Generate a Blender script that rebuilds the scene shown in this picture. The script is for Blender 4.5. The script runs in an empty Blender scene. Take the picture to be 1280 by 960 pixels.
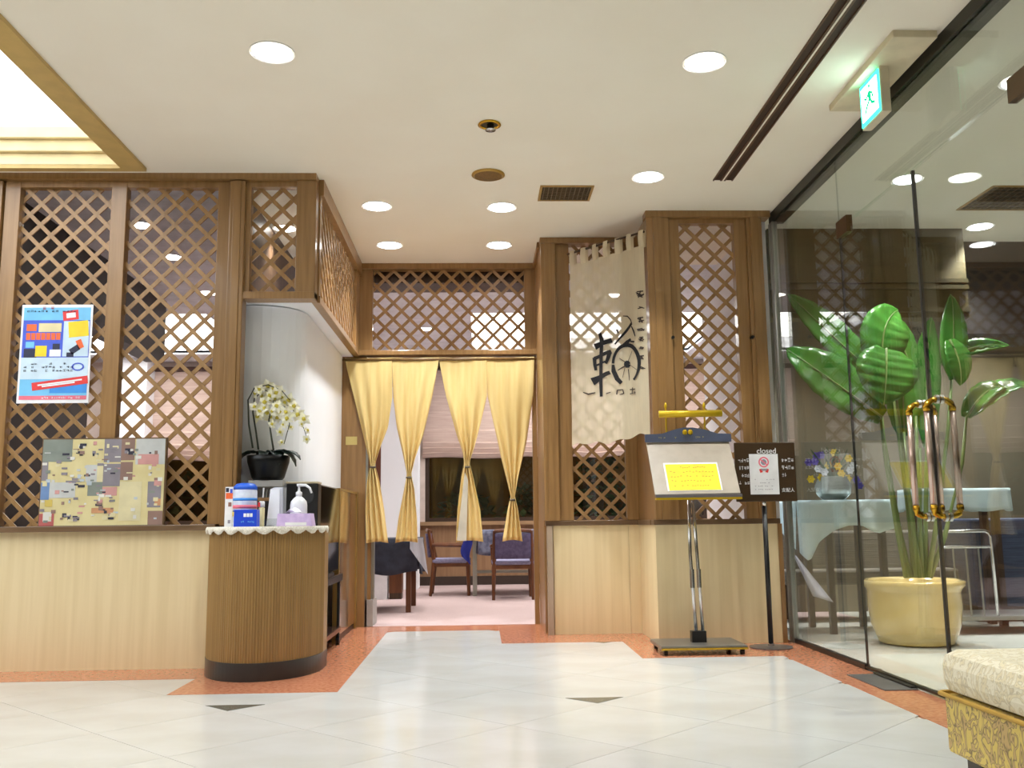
import bpy, bmesh, math, random
from mathutils import Vector, Matrix
random.seed(7)
PI = math.pi
scene = bpy.context.scene
col = scene.collection

# ------------------------------------------------------------------ camera, light, exposure
FPX, PITCH, YAW, ROLL, CAMH = 1173.354, .144773545, .0357804147, -.0116758685, 0.85
fw = Vector((math.sin(YAW)*math.cos(PITCH), math.cos(YAW)*math.cos(PITCH), math.sin(PITCH)))
rt0 = fw.cross(Vector((0, 0, 1))).normalized(); up0 = rt0.cross(fw)
cr, sr = math.cos(ROLL), math.sin(ROLL)
RT = rt0*cr + up0*sr; UP = up0*cr - rt0*sr
cam_d = bpy.data.cameras.new('camera'); cam = bpy.data.objects.new('camera', cam_d); col.objects.link(cam)
m = Matrix((RT, UP, -fw)).transposed().to_4x4(); m.translation = (0, 0, CAMH); cam.matrix_world = m
cam_d.sensor_width = 36; cam_d.lens = FPX/1280*36; cam_d.clip_start = .05
scene.camera = cam
world = bpy.data.worlds.new('world'); scene.world = world; world.use_nodes = True
bg = world.node_tree.nodes['Background']; bg.inputs[0].default_value = (.9, .88, .84, 1); bg.inputs[1].default_value = .25
scene.view_settings.view_transform = 'Standard'; scene.view_settings.look = 'None'
scene.view_settings.exposure = 0.12; scene.view_settings.gamma = 1; scene.view_settings.use_curve_mapping = False
L_COFFER, L_DINING = 4.3, 6.5
W_DOWN, W_DINING, W_LOUNGE = 104, 72, 230

def ray(px, py):
    return RT*((px-640)/FPX) - UP*((py-480)/FPX) + fw
def P(px, py, Y):                      # point of the plane Y = const seen at a photo pixel
    d = ray(px, py); t = Y/d.y; return Vector((d.x*t, Y, CAMH+d.z*t))
def PX(px, py, X):
    d = ray(px, py); t = X/d.x; return Vector((X, d.y*t, CAMH+d.z*t))
def PZ(px, py, z=0):
    d = ray(px, py); t = (z-CAMH)/d.z; return Vector((d.x*t, d.y*t, z))

# ------------------------------------------------------------------ materials
def lin(c):
    return tuple((x/255/12.92 if x/255 <= .04045 else ((x/255+.055)/1.055)**2.4) for x in c[:3]) + (1,)
MATS = {}
def mat(name, c, rough=.6, metal=0, c2=None, scale=(8, 8, 8), bump=0, coat=0, emit=0, spec=.5, rnd=0, detail=3, trans=0):
    if name in MATS: return MATS[name]
    M = bpy.data.materials.new(name); M.use_nodes = True; nt = M.node_tree; N = nt.nodes; K = nt.links
    b = N['Principled BSDF']
    b.inputs['Base Color'].default_value = lin(c); b.inputs['Roughness'].default_value = rough
    b.inputs['Metallic'].default_value = metal; b.inputs['Specular IOR Level'].default_value = spec
    if coat: b.inputs['Coat Weight'].default_value = coat; b.inputs['Coat Roughness'].default_value = .08
    if emit:
        b.inputs['Emission Color'].default_value = lin(c); b.inputs['Emission Strength'].default_value = emit
    tc = N.new('ShaderNodeTexCoord'); mp = N.new('ShaderNodeMapping'); mp.inputs['Scale'].default_value = scale
    K.new(tc.outputs['Object'], mp.inputs[0])
    no = N.new('ShaderNodeTexNoise'); no.inputs['Scale'].default_value = 1; no.inputs['Detail'].default_value = detail
    K.new(mp.outputs[0], no.inputs['Vector'])
    if c2 is None: c2 = tuple(max(0, x*.94) for x in c)
    ra = N.new('ShaderNodeValToRGB'); ra.color_ramp.elements[0].color = lin(c); ra.color_ramp.elements[1].color = lin(c2)
    ra.color_ramp.elements[0].position = .38; ra.color_ramp.elements[1].position = .64
    K.new(no.outputs[0], ra.inputs[0]); out = ra.outputs[0]
    if rnd:
        oi = N.new('ShaderNodeObjectInfo'); hs = N.new('ShaderNodeHueSaturation')
        mr = N.new('ShaderNodeMapRange'); mr.inputs[3].default_value = 1-rnd; mr.inputs[4].default_value = 1+rnd*.3
        K.new(oi.outputs['Random'], mr.inputs[0]); K.new(mr.outputs[0], hs.inputs['Value']); K.new(out, hs.inputs['Color']); out = hs.outputs[0]
    K.new(out, b.inputs['Base Color'])
    if bump:
        bp = N.new('ShaderNodeBump'); bp.inputs['Strength'].default_value = bump; bp.inputs['Distance'].default_value = .01
        K.new(no.outputs[0], bp.inputs['Height']); K.new(bp.outputs[0], b.inputs['Normal'])
    if trans:
        tr = N.new('ShaderNodeBsdfTranslucent'); K.new(out, tr.inputs[0]); mx = N.new('ShaderNodeMixShader')
        mx.inputs[0].default_value = trans; K.new(b.outputs[0], mx.inputs[1]); K.new(tr.outputs[0], mx.inputs[2])
        K.new(mx.outputs[0], N['Material Output'].inputs[0])
    MATS[name] = M; return M
def emitter(name, c, s):
    M = bpy.data.materials.new(name); M.use_nodes = True; nt = M.node_tree; nt.nodes.clear()
    e = nt.nodes.new('ShaderNodeEmission'); e.inputs[0].default_value = lin(c); e.inputs[1].default_value = s
    o = nt.nodes.new('ShaderNodeOutputMaterial'); nt.links.new(e.outputs[0], o.inputs[0]); MATS[name] = M; return M
def glass_mat(name, tint=(242, 244, 242), f0=.045):
    M = bpy.data.materials.new(name); M.use_nodes = True; nt = M.node_tree; nt.nodes.clear(); N = nt.nodes; K = nt.links
    g = N.new('ShaderNodeNewGeometry'); d = N.new('ShaderNodeVectorMath'); d.operation = 'DOT_PRODUCT'
    K.new(g.outputs['Incoming'], d.inputs[0]); K.new(g.outputs['Normal'], d.inputs[1])
    def mth(op, a, b=None):
        n = N.new('ShaderNodeMath'); n.operation = op
        for i, v in enumerate((a, b)):
            if v is None: continue
            if isinstance(v, (int, float)): n.inputs[i].default_value = v
            else: K.new(v, n.inputs[i])
        return n.outputs[0]
    f = mth('ADD', mth('MULTIPLY', mth('POWER', mth('SUBTRACT', 1, mth('ABSOLUTE', d.outputs['Value'])), 5), 1-f0), f0)
    tr = N.new('ShaderNodeBsdfTransparent'); tr.inputs[0].default_value = lin(tint)
    gl = N.new('ShaderNodeBsdfGlossy'); gl.inputs['Roughness'].default_value = 0.0
    mx = N.new('ShaderNodeMixShader'); K.new(f, mx.inputs[0]); K.new(tr.outputs[0], mx.inputs[1]); K.new(gl.outputs[0], mx.inputs[2])
    o = N.new('ShaderNodeOutputMaterial'); K.new(mx.outputs[0], o.inputs[0]); MATS[name] = M; return M
def sheer_mat(name, c, k):
    M = bpy.data.materials.new(name); M.use_nodes = True; nt = M.node_tree; nt.nodes.clear(); N = nt.nodes; K = nt.links
    tc = N.new('ShaderNodeTexCoord'); mp = N.new('ShaderNodeMapping'); mp.inputs['Scale'].default_value = (90, 90, 6); K.new(tc.outputs['Object'], mp.inputs[0])
    no = N.new('ShaderNodeTexNoise'); no.inputs['Scale'].default_value = 1; K.new(mp.outputs[0], no.inputs['Vector'])
    ra = N.new('ShaderNodeValToRGB'); ra.color_ramp.elements[0].color = lin(c); ra.color_ramp.elements[1].color = lin([x*.93 for x in c]); K.new(no.outputs[0], ra.inputs[0])
    d = N.new('ShaderNodeBsdfDiffuse'); t = N.new('ShaderNodeBsdfTranslucent'); x = N.new('ShaderNodeBsdfTransparent')
    K.new(ra.outputs[0], d.inputs[0]); K.new(ra.outputs[0], t.inputs[0])
    m1 = N.new('ShaderNodeMixShader'); m1.inputs[0].default_value = .4; K.new(d.outputs[0], m1.inputs[1]); K.new(t.outputs[0], m1.inputs[2])
    m2 = N.new('ShaderNodeMixShader'); m2.inputs[0].default_value = k; K.new(m1.outputs[0], m2.inputs[1]); K.new(x.outputs[0], m2.inputs[2])
    o = N.new('ShaderNodeOutputMaterial'); K.new(m2.outputs[0], o.inputs[0]); MATS[name] = M; return M

WOOD = mat('brown_wood', (156, 118, 72), .34, c2=(140, 104, 60), scale=(40, 40, 2.2), rnd=.06, coat=.25)
SLATM = mat('slat_wood', (170, 132, 86), .36, c2=(152, 116, 72), scale=(30, 30, 3), rnd=.1)
DARKWOOD = mat('dark_wood', (78, 56, 34), .45, c2=(58, 40, 24), scale=(30, 30, 2))
BEIGE = mat('beige_veneer', (234, 215, 172), .4, c2=(226, 206, 160), scale=(26, 26, .9), detail=5)
RAILM = mat('rail_wood', (122, 96, 70), .3, c2=(104, 80, 56), scale=(3, 30, 30))
CEILM = mat('ceiling_paint', (243, 237, 221), .9, c2=(241, 234, 217), scale=(2, 2, 2))
CREAM = mat('cream_moulding', (236, 216, 165), .6)
GOLDTRIM = mat('ochre_trim', (200, 170, 105), .5)
WHITE = mat('white_paint', (240, 242, 246), .8, c2=(237, 239, 243), scale=(2, 2, 2))
REDST = mat('red_granite', (204, 138, 104), .16, c2=(178, 110, 80), scale=(45, 45, 45), detail=8, rnd=.06)
TILEM = mat('marble_tile', (206, 206, 203), .13, c2=(199, 198, 192), scale=(2.2, 3.4, 2), detail=6, rnd=.025)
GROUT = mat('grout', (190, 184, 170), .6)
DARKST = mat('dark_granite', (92, 98, 92), .18, c2=(70, 76, 72), scale=(60, 60, 60))
CARPET = mat('pink_carpet', (188, 166, 163), .95, c2=(178, 155, 152), scale=(120, 120, 120), bump=.4)
BLACK = mat('black_plastic', (20, 19, 20), .35)
GLOSSBLK = mat('gloss_black', (14, 14, 16), .06)
CHROME = mat('chrome', (205, 205, 205), .16, 1)
STEEL = mat('brushed_steel', (170, 172, 165), .35, .9)
BRASS = mat('brass', (214, 172, 60), .22, 1, c2=(200, 156, 48))
GOLD = mat('gold_paint', (215, 180, 30), .3, .35)
DARKMETAL = mat('dark_metal', (52, 50, 40), .4, .5)
GREY = mat('grey_plastic', (168, 166, 162), .5)
PAPER = mat('white_paper', (240, 240, 242), .7)
YCURT = mat('yellow_curtain', (242, 218, 152), .85, c2=(236, 209, 139), scale=(30, 30, 2), trans=.2)
LINING = mat('curtain_lining', (228, 222, 205), .85, trans=.3)
INK = mat('black_ink', (16, 15, 20), .8)
GREYINK = mat('grey_ink', (92, 80, 66), .8)
GLASS = glass_mat('clear_glass')
LAMP = emitter('lamp_white', (255, 255, 255), 14)
DLAMP = emitter('dining_lamp', (255, 250, 240), 14)
COFFER = emitter('coffer_light', (246, 251, 255), L_COFFER)
CLAMP = emitter('lounge_lamp', (250, 252, 255), 14)
DCOFFER = emitter('dining_coffer_light', (255, 252, 248), L_DINING)

# ------------------------------------------------------------------ mesh helpers
class MB:
    def __init__(s): s.v = []; s.f = []; s.mi = []; s.cur = 0
    def add(s, vs, fs):
        o = len(s.v); s.v += [tuple(v) for v in vs]; s.f += [tuple(i+o for i in f) for f in fs]; s.mi += [s.cur]*len(fs); return s
    def box(s, x0, x1, y0, y1, z0, z1):
        return s.add([(x0,y0,z0),(x1,y0,z0),(x1,y1,z0),(x0,y1,z0),(x0,y0,z1),(x1,y0,z1),(x1,y1,z1),(x0,y1,z1)],
                     [(0,3,2,1),(4,5,6,7),(0,1,5,4),(1,2,6,5),(2,3,7,6),(3,0,4,7)])
    def prism(s, poly, off):           # polygon in 3D extruded along a vector
        n = len(poly); off = Vector(off); a = [Vector(p) for p in poly]
        return s.add(a+[p+off for p in a], [tuple(range(n-1,-1,-1)), tuple(range(n,2*n))]+[(i,(i+1)%n,(i+1)%n+n,i+n) for i in range(n)])
    def tube(s, pts, r, n=10, cap=True):
        pts = [Vector(p) for p in pts]; rs = r if isinstance(r, (list, tuple)) else [r]*len(pts); rings = []
        for i, p in enumerate(pts):
            t = (pts[min(i+1, len(pts)-1)]-pts[max(i-1, 0)]).normalized()
            a = t.cross(Vector((0, 0, 1))) if abs(t.z) < .95 else t.cross(Vector((0, 1, 0)))
            a.normalize(); b = t.cross(a).normalized()
            rings.append([p+(a*math.cos(2*PI*k/n)+b*math.sin(2*PI*k/n))*rs[i] for k in range(n)])
        fs = [(i*n+k, i*n+(k+1)%n, (i+1)*n+(k+1)%n, (i+1)*n+k) for i in range(len(pts)-1) for k in range(n)]
        if cap: fs += [tuple(range(n)), tuple(range((len(pts)-1)*n, len(pts)*n))[::-1]]
        return s.add([v for q in rings for v in q], fs)
    def lathe(s, prof, c=(0, 0, 0), n=24, cap=True):
        vs = []
        for r, z in prof:
            for k in range(n):
                vs.append((c[0]+r*math.cos(2*PI*k/n), c[1]+r*math.sin(2*PI*k/n), c[2]+z))
        fs = [(i*n+k, i*n+(k+1)%n, (i+1)*n+(k+1)%n, (i+1)*n+k) for i in range(len(prof)-1) for k in range(n)]
        if cap: fs += [tuple(range(n))[::-1], tuple(range((len(prof)-1)*n, len(prof)*n))]
        return s.add(vs, fs)
    def grid(s, fn, nu, nv):
        vs = [fn(i/nu, j/nv) for j in range(nv+1) for i in range(nu+1)]
        return s.add(vs, [(j*(nu+1)+i, j*(nu+1)+i+1, (j+1)*(nu+1)+i+1, (j+1)*(nu+1)+i) for j in range(nv) for i in range(nu)])
    def build(s, name, material, parent=None, smooth=False, bevel=0, solid=0, sub=0):
        base = Vector((0, 0, 0))
        q = parent
        while q is not None: base += q.location; q = q.parent
        me = bpy.data.meshes.new(name); me.from_pydata([tuple(Vector(v)-base) for v in s.v], [], s.f)
        for mm in (material if isinstance(material, (list, tuple)) else [material]): me.materials.append(mm)
        for p, i in zip(me.polygons, s.mi): p.material_index = i; p.use_smooth = smooth
        bm = bmesh.new(); bm.from_mesh(me); bmesh.ops.recalc_face_normals(bm, faces=bm.faces); bm.to_mesh(me); bm.free(); me.update()
        o = bpy.data.objects.new(name, me); col.objects.link(o)
        if parent is not None: o.parent = parent
        if bevel:
            b = o.modifiers.new('bevel', 'BEVEL'); b.width = bevel; b.segments = 2; b.limit_method = 'ANGLE'; b.angle_limit = .7
        if solid:
            b = o.modifiers.new('solid', 'SOLIDIFY'); b.thickness = solid; b.offset = 0
        if sub:
            b = o.modifiers.new('sub', 'SUBSURF'); b.levels = sub; b.render_levels = sub
        return o
def B(name, mt, parent, *a, bevel=0): return MB().box(*a).build(name, mt, parent, bevel=bevel)
def tag(o, label, cat, group=None):
    o['label'] = label; o['category'] = cat
    if group: o['group'] = group
    return o
def thing(name, label, cat, loc, group=None):
    o = bpy.data.objects.new(name, None); o.empty_display_size = .1; col.objects.link(o); o.location = loc
    return tag(o, label, cat, group)
def struct(o, label=None):
    o['kind'] = 'structure'
    if label: o['label'] = label
    return o
def sempty(name, loc, label=None):
    o = bpy.data.objects.new(name, None); col.objects.link(o); o.location = loc; return struct(o, label)
def copy_tree(o, parent=None):
    c = o.copy(); col.objects.link(c); c.parent = parent
    for ch in list(o.children): copy_tree(ch, c)
    return c
def clip_rect(poly, x0, x1, y0, y1):
    for ax, lim, sg in ((0, x0, 1), (0, x1, -1), (1, y0, 1), (1, y1, -1)):
        out = []
        for i, a in enumerate(poly):
            b = poly[(i+1) % len(poly)]; da = (a[ax]-lim)*sg; db = (b[ax]-lim)*sg
            if da >= 0: out.append(a)
            if (da >= 0) != (db >= 0):
                t = da/(da-db); out.append((a[0]+(b[0]-a[0])*t, a[1]+(b[1]-a[1])*t))
        poly = out
        if len(poly) < 3: return []
    return poly
def area2(p): return abs(sum(p[i][0]*p[(i+1) % len(p)][1]-p[(i+1) % len(p)][0]*p[i][1] for i in range(len(p))))/2
def lattice(parent, org, adir, a0, a1, z0, z1, ndir, pitch=.139, w=.0255, th=.011, ph=0):
    """Diagonal slats between a0..a1 (along adir from org) and z0..z1; ndir points to the viewer's side."""
    org = Vector(org); adir = Vector(adir); ndir = Vector(ndir); h = w/2*math.sqrt(2)
    for layer, sg in ((0, -1), (1, 1)):          # 0: '\' in front, 1: '/' behind
        k0 = -int((z1-z0)/pitch)-3; k1 = int((a1-a0+z1-z0)/pitch)+3
        for k in range(k0, k1):
            cc = a0+ph+k*pitch
            far = 10
            if sg < 0: line = lambda a, d: (a, z1-(a-cc)+d)
            else: line = lambda a, d: (a, z0+(a-cc)+d)
            strip = [line(cc-far, -h), line(cc+far, -h), line(cc+far, h), line(cc-far, h)]
            q = clip_rect(strip, a0-.008, a1+.008, z0-.008, z1+.008)
            if len(q) < 3 or area2(q) < .0008: continue
            base = org + ndir*(0 if layer == 0 else -th)
            MB().prism([base+adir*(a)+Vector((0, 0, z)) for a, z in q], ndir*(-th)).build('slat', SLATM, parent)
def text_mesh(body, size, M4, name, mt, parent, align='CENTER', ext=.0015, shear=0):
    cu = bpy.data.curves.new(name, 'FONT'); cu.body = body; cu.size = size; cu.align_x = align; cu.extrude = ext; cu.shear = shear
    t = bpy.data.objects.new(name, cu); col.objects.link(t); bpy.context.view_layer.update()
    me = bpy.data.meshes.new_from_object(t.evaluated_get(bpy.context.evaluated_depsgraph_get()))
    bpy.data.objects.remove(t); bpy.data.curves.remove(cu)
    base = Vector((0, 0, 0)); q = parent
    while q is not None: base += q.location; q = q.parent
    me.transform(Matrix.Translation(-base) @ M4); me.materials.clear(); me.materials.append(mt); me.name = name
    o = bpy.data.objects.new(name, me); col.objects.link(o); o.parent = parent; return o
def frameM(org, xd, yd):
    xd = Vector(xd).normalized(); yd = Vector(yd).normalized(); zd = xd.cross(yd)
    M = Matrix((xd, yd, zd)).transposed().to_4x4(); M.translation = Vector(org); return M

ZC, ZW = 3.067, .85
YL, YE, YA, YR, XG = 5.838, 7.963, 7.225, 6.573, 2.17

# ------------------------------------------------------------------ floor
fl = MB().box(-9, 7.5, -4.2, 13.2, -.12, -.006).build('floor', GROUT); struct(fl, 'cream marble floor with red granite border')
sq = MB(); hd = .43-.0016
sq.prism([(-hd, 0, -.006), (0, -hd, -.006), (hd, 0, -.006), (0, hd, -.006)], (0, 0, .006))
tile0 = None
SL = [(-9, -1.585, 5.46, 5.9), (-1.585, -.727, 4.97, 5.9), (-1.3, -.727, 5.9, 7.955), (-.727, .148, 7.6, 7.955),
      (.148, 1.0, 6.77, 7.955), (1.0, 2.16, 5.955, 6.75), (1.0, 1.3, 6.75, 7.3), (1.882, 2.16, -4.2, 5.955)]
for i in range(-9, 9):
    for j in range(-9, 9):
        s = 3.37+.86*(i+.5); d = -5.70+.86*(j+.5); x = (s+d)/2; y = (s-d)/2
        if not (-4.6 < x < 2.2 and 1.0 < y < 8.1): continue
        cs = [(x-.43, y), (x+.43, y), (x, y-.43), (x, y+.43)]
        if any(all(a <= q[0] <= b and c <= q[1] <= e for q in cs) for a, b, c, e in SL): continue
        if y > 6.3 and x < -1.2 or y > 7.7 or (x > 2.0): continue
        if tile0 is None: t = tile0 = sq.build('floor_tile', TILEM, fl)
        else: t = tile0.copy(); col.objects.link(t)
        t.location = (x, y, 0)
MB().box(-9, -4.1, -4.2, 5.46, -.006, -.0003).build('floor_field', TILEM, fl); MB().box(-4.6, 2.2, -4.2, 1.3, -.006, -.0005).build('floor_field', TILEM, fl)
for a, b, c, e in SL:
    n = max(1, round((b-a)/.9)) if b-a > e-c else 1; k = max(1, round((e-c)/.9)) if e-c >= b-a else 1
    for u in range(n):
        for w in range(k):
            B('border_slab', REDST, fl, a+(b-a)*u/n+.0008, a+(b-a)*(u+1)/n-.0008, c+(e-c)*w/k+.0008, c+(e-c)*(w+1)/k-.0008, -.006, .0015)
for x, y, s in ((-1.165, 4.53, .14), (.548, 4.55, .14), (.86, 6.705, .07)):
    MB().prism([(x, y, -.001), (x+s, y+s, -.001), (x-s, y+s, -.001)], (0, 0, .0022)).build('dark_insert', DARKST, fl)
B('floor_cafe', mat('cafe_tile', (214, 214, 206), .2, scale=(2, 2, 2)), fl, 2.19, 7.4, -4.2, 8.6, -.006, 0)
cp = MB().box(-8, 3.2, 7.957, 13, -.006, .004).box(-8, -1.6, 5.95, 7.957, -.006, .004).build('floor_carpet', CARPET); struct(cp, 'dusty pink carpet of the dining room')

# ------------------------------------------------------------------ ceiling with coffer
CX0, CX1, CY0, CY1 = -6.2, -2.215, 1.2, 5.655
DX = [(-5.2, -2.9, 9.9, 12.3), (-.08, 2.8, 9.9, 12.3)]
cl = MB()
cl.box(-9, CX0, -4.2, 5.9, ZC, ZC+.05).box(CX1, 7.5, -4.2, 5.9, ZC, ZC+.05).box(CX0, CX1, -4.2, CY0, ZC, ZC+.05).box(CX0, CX1, CY1, 5.9, ZC, ZC+.05)
cl.box(-1.6, 7.5, 5.9, 7.98, ZC, ZC+.05)
cl = cl.build('ceiling', CEILM); struct(cl, 'cream painted lobby ceiling')
dc = MB(); dcm = mat('dining_ceiling', (230, 232, 238), .9)
dc.box(-8, -1.6, 5.9, 7.98, ZC, ZC+.05).box(-8, 3.2, 7.98, 9.9, ZC, ZC+.05).box(-8, -5.2, 9.9, 12.3, ZC, ZC+.05).box(-2.9, -.08, 9.9, 12.3, ZC, ZC+.05).box(2.8, 3.2, 9.9, 12.3, ZC, ZC+.05).box(-8, 3.2, 12.3, 13, ZC, ZC+.05)
struct(dc.build('ceiling', dcm), 'warm dining room ceiling')
cf = sempty('trim_1', ((CX0+CX1)/2, CY1, ZC), 'stepped cream coffer around the luminous ceiling panel')
def ring(x0, x1, y0, y1, w, z0, z1):
    return MB().box(x0, x1, y0, y0+w, z0, z1).box(x0, x1, y1-w, y1, z0, z1).box(x0, x0+w, y0+w, y1-w, z0, z1).box(x1-w, x1, y0+w, y1-w, z0, z1)
MB().box(CX1, CX1+.14, CY0-.14, CY1+.055, ZC-.022, ZC+.01).box(CX0, CX1, CY1, CY1+.055, ZC-.022, ZC+.01).box(CX0, CX1, CY0-.14, CY0, ZC-.022, ZC+.01).build('trim_frame', GOLDTRIM, cf)
for k in range(3):
    i = .03*k
    ring(CX0-.1, CX1+.1, CY0-.1, CY1+.1, (.104+i), ZC+.075*k if k else ZC-.001, ZC+.075*(k+1)).build('coffer_step', CREAM, cf, bevel=.006)
ring(CX0-.1, CX1+.1, CY0-.1, CY1+.1, .1, ZC+.225, ZC+.62).build('coffer_side', WHITE, cf)
B('luminous_panel', COFFER, cf, CX0-.1, CX1+.1, CY0-.1, CY1+.1, ZC+.6, ZC+.63)
for x0, x1, y0, y1 in DX:
    c2 = sempty('trim_2', ((x0+x1)/2, y0, ZC), 'luminous ceiling recess of the dining room')
    ring(x0-.05, x1+.05, y0-.05, y1+.05, .05, ZC+.02, ZC+.22).build('recess_side', WHITE, c2)
    B('luminous_panel', DCOFFER, c2, x0-.05, x1+.05, y0-.05, y1+.05, ZC+.2, ZC+.23)

# ------------------------------------------------------------------ lobby walls
def wains(name, label, boxes, rails):
    e = sempty(name, (boxes[0][0], boxes[0][2], 0), label)
    for b in boxes: B('wainscot_panel', BEIGE, e, *b)
    for r in rails: B('rail', RAILM, e, *r, bevel=.004)
    return e
wl = wains('wall_left', 'beige veneered low wall under the tall lattice screen',
      [(-9, -3.06, YL, YL+.1, 0, .815), (-3.058, -1.595, YL, YL+.1, 0, .815)], [(-9, -1.597, YL-.046, YL+.12, .815, ZW)])
wa = wains('wall_alcove', 'beige veneered low wall of the alcove beside the entrance',
      [(.56, 1.135, YA, YA+.1, 0, .81), (1.137, 1.222, YA, YA+.1, 0, .81), (1.222, 1.3, YR+.1, YA+.1, 0, .81)], [(.50, 1.222, YA-.018, YA+.12, .81, .846), (1.205, 1.32, YR+.1, YA, .81, .846)])
wr = wains('wall_right', 'beige veneered low wall behind the menu stand',
      [(1.222, 2.08, YR, YR+.1, 0, .81)], [(1.21, 2.1, YR-.015, YR+.12, .81, .846)])
B('end_trim', WOOD, wr, 2.08, 2.11, YR-.01, YR+.1, 0, .81)
mat('lobby_wall', (222, 210, 184), .8)
struct(B('wall_back', MATS['lobby_wall'], None, -9, 7.5, -4.3, -4.2, 0, ZC+.05), 'plain cream lobby wall')
struct(B('wall_far_left', MATS['lobby_wall'], None, -9.1, -9, -4.2, 5.9, 0, ZC+.05), 'plain cream side wall')

def screen(name, label, loc): return thing(name, label, 'lattice screen', loc)
FD = .05  # frame depth
# left screen
s1 = screen('lattice_screen', 'tall brown lattice screen of two panels holding the blue poster', (-2.3, YL, ZW))
for x0, x1, y0 in ((-4.5, -3.1, -.005), (-3.1, -3.005, -.03), (-2.995, -2.9, -.012), (-2.33, -2.233, -.012), (-1.657, -1.577, -.012)):
    if x0 > -4: B('post', WOOD, s1, x0, x1, YL+y0, YL+.06, ZW, 3.02, bevel=.003)
B('panel', WOOD, s1, -9, -3.1, YL, YL+.05, ZW, 3.02)
B('post', WOOD, s1, -1.577, -1.478, YL-.04, YL+.07, .84, 3.02, bevel=.006)
B('moulding', WOOD, s1, -1.553, -1.503, YL-.047, YL-.035, .84, 3.02, bevel=.003)
B('top_rail', WOOD, s1, -2.995, -1.577, YL-.008, YL+.055, 2.985, 3.03, bevel=.003)
B('cornice', WOOD, s1, -9, -1.478, YL-.05, YL+.07, 3.028, ZC)
lattice(s1, (0, YL+.025, 0), (1, 0, 0), -2.9, -2.33, ZW, 2.985, (0, -1, 0), ph=.02)
lattice(s1, (0, YL+.025, 0), (1, 0, 0), -2.233, -1.657, ZW, 2.985, (0, -1, 0), ph=.06)
# header over the niche
s2 = screen('lattice_screen', 'small brown lattice screen over the white niche', (-1.25, YL, 2.25))
B('post', WOOD, s2, -1.155, -1.03, YL-.03, YL+.07, 2.255, 3.028, bevel=.004)
B('cornice', WOOD, s2, -1.478, -1.03, YL-.05, YL+.07, 3.028, ZC)
B('stile', WOOD, s2, -1.478, -1.447, YL-.01, YL+.05, 2.255, 3.028)
B('bottom_rail', WOOD, s2, -1.478, -1.03, YL-.035, YL+.09, 2.25, 2.295, bevel=.003)
B('top_rail', WOOD, s2, -1.447, -1.155, YL-.008, YL+.055, 2.99, 3.03)
lattice(s2, (0, YL+.025, 0), (1, 0, 0), -1.447, -1.155, 2.295, 2.99, (0, -1, 0), ph=.05)
# side header running back to the entrance
s3 = screen('lattice_screen', 'long brown lattice header running back from the corner to the entrance', (-1.03, 6.9, 2.25))
B('bottom_rail', WOOD, s3, -1.07, -1.015, YL+.09, YE-.03, 2.25, 2.295, bevel=.003)
B('top_rail', WOOD, s3, -1.07, -1.0, YL+.07, YE-.03, 2.96, 3.03)
B('cornice', WOOD, s3, -1.08, -1.0, YL+.07, YE-.06, 3.03, ZC)
B('post', WOOD, s3, -1.07, -1.02, YL+.07, YL+.13, 2.295, 2.96); B('post', WOOD, s3, -1.07, -1.02, YE-.24, YE-.03, 2.295, 2.96)
lattice(s3, (-1.04, 0, 0), (0, 1, 0), YL+.13, YE-.24, 2.295, 2.96, (1, 0, 0))
# entrance transom
s4 = screen('lattice_screen', 'wide brown lattice transom above the yellow entrance curtains', (-.25, YE, 2.26))
B('cornice', WOOD, s4, -1.03, .5, YE-.05, YE+.07, 3.02, ZC)
B('post', WOOD, s4, -1.03, -.91, YE-.02, YE+.06, 2.30, 3.02); B('post', WOOD, s4, .40, .5, YE-.02, YE+.06, 2.30, 3.02)
B('bottom_rail', WOOD, s4, -1.03, .5, YE-.06, YE+.08, 2.26, 2.302, bevel=.004)
lattice(s4, (0, YE+.02, 0), (1, 0, 0), -.91, .40, 2.302, 3.02, (0, -1, 0), pitch=.144, ph=.03)
# entrance frame
s5 = thing('entrance_frame', 'brown wooden jambs framing the curtained entrance', 'door frame', (-.25, YE, 0))
B('jamb', WOOD, s5, -1.17, -.955, YE-.008, YE+.06, 0, 2.255); B('jamb', WOOD, s5, .455, .494, YE-.008, YE+.07, 0, 2.255)
B('sash', STEEL, s5, -.955, -.935, YE-.006, YE+.1, 0, 2.2); B('sash', WOOD, s5, -.935, -.905, YE+.0, YE+.07, 0, 2.2); B('sash', STEEL, s5, -.905, -.885, YE+.03, YE+.12, .22, 2.2)
B('sash_box', GREY, s5, -.95, -.885, YE-.006, YE+.3, 0, .22)
B('sticker', mat('sticker_yellow', (200, 180, 110), .5), s5, -1.125, -1.03, YE-.011, YE-.007, 1.50, 1.57)
B('head', DARKWOOD, s5, -.955, .455, YE+.08, YE+.16, 2.16, 2.255)
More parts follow.
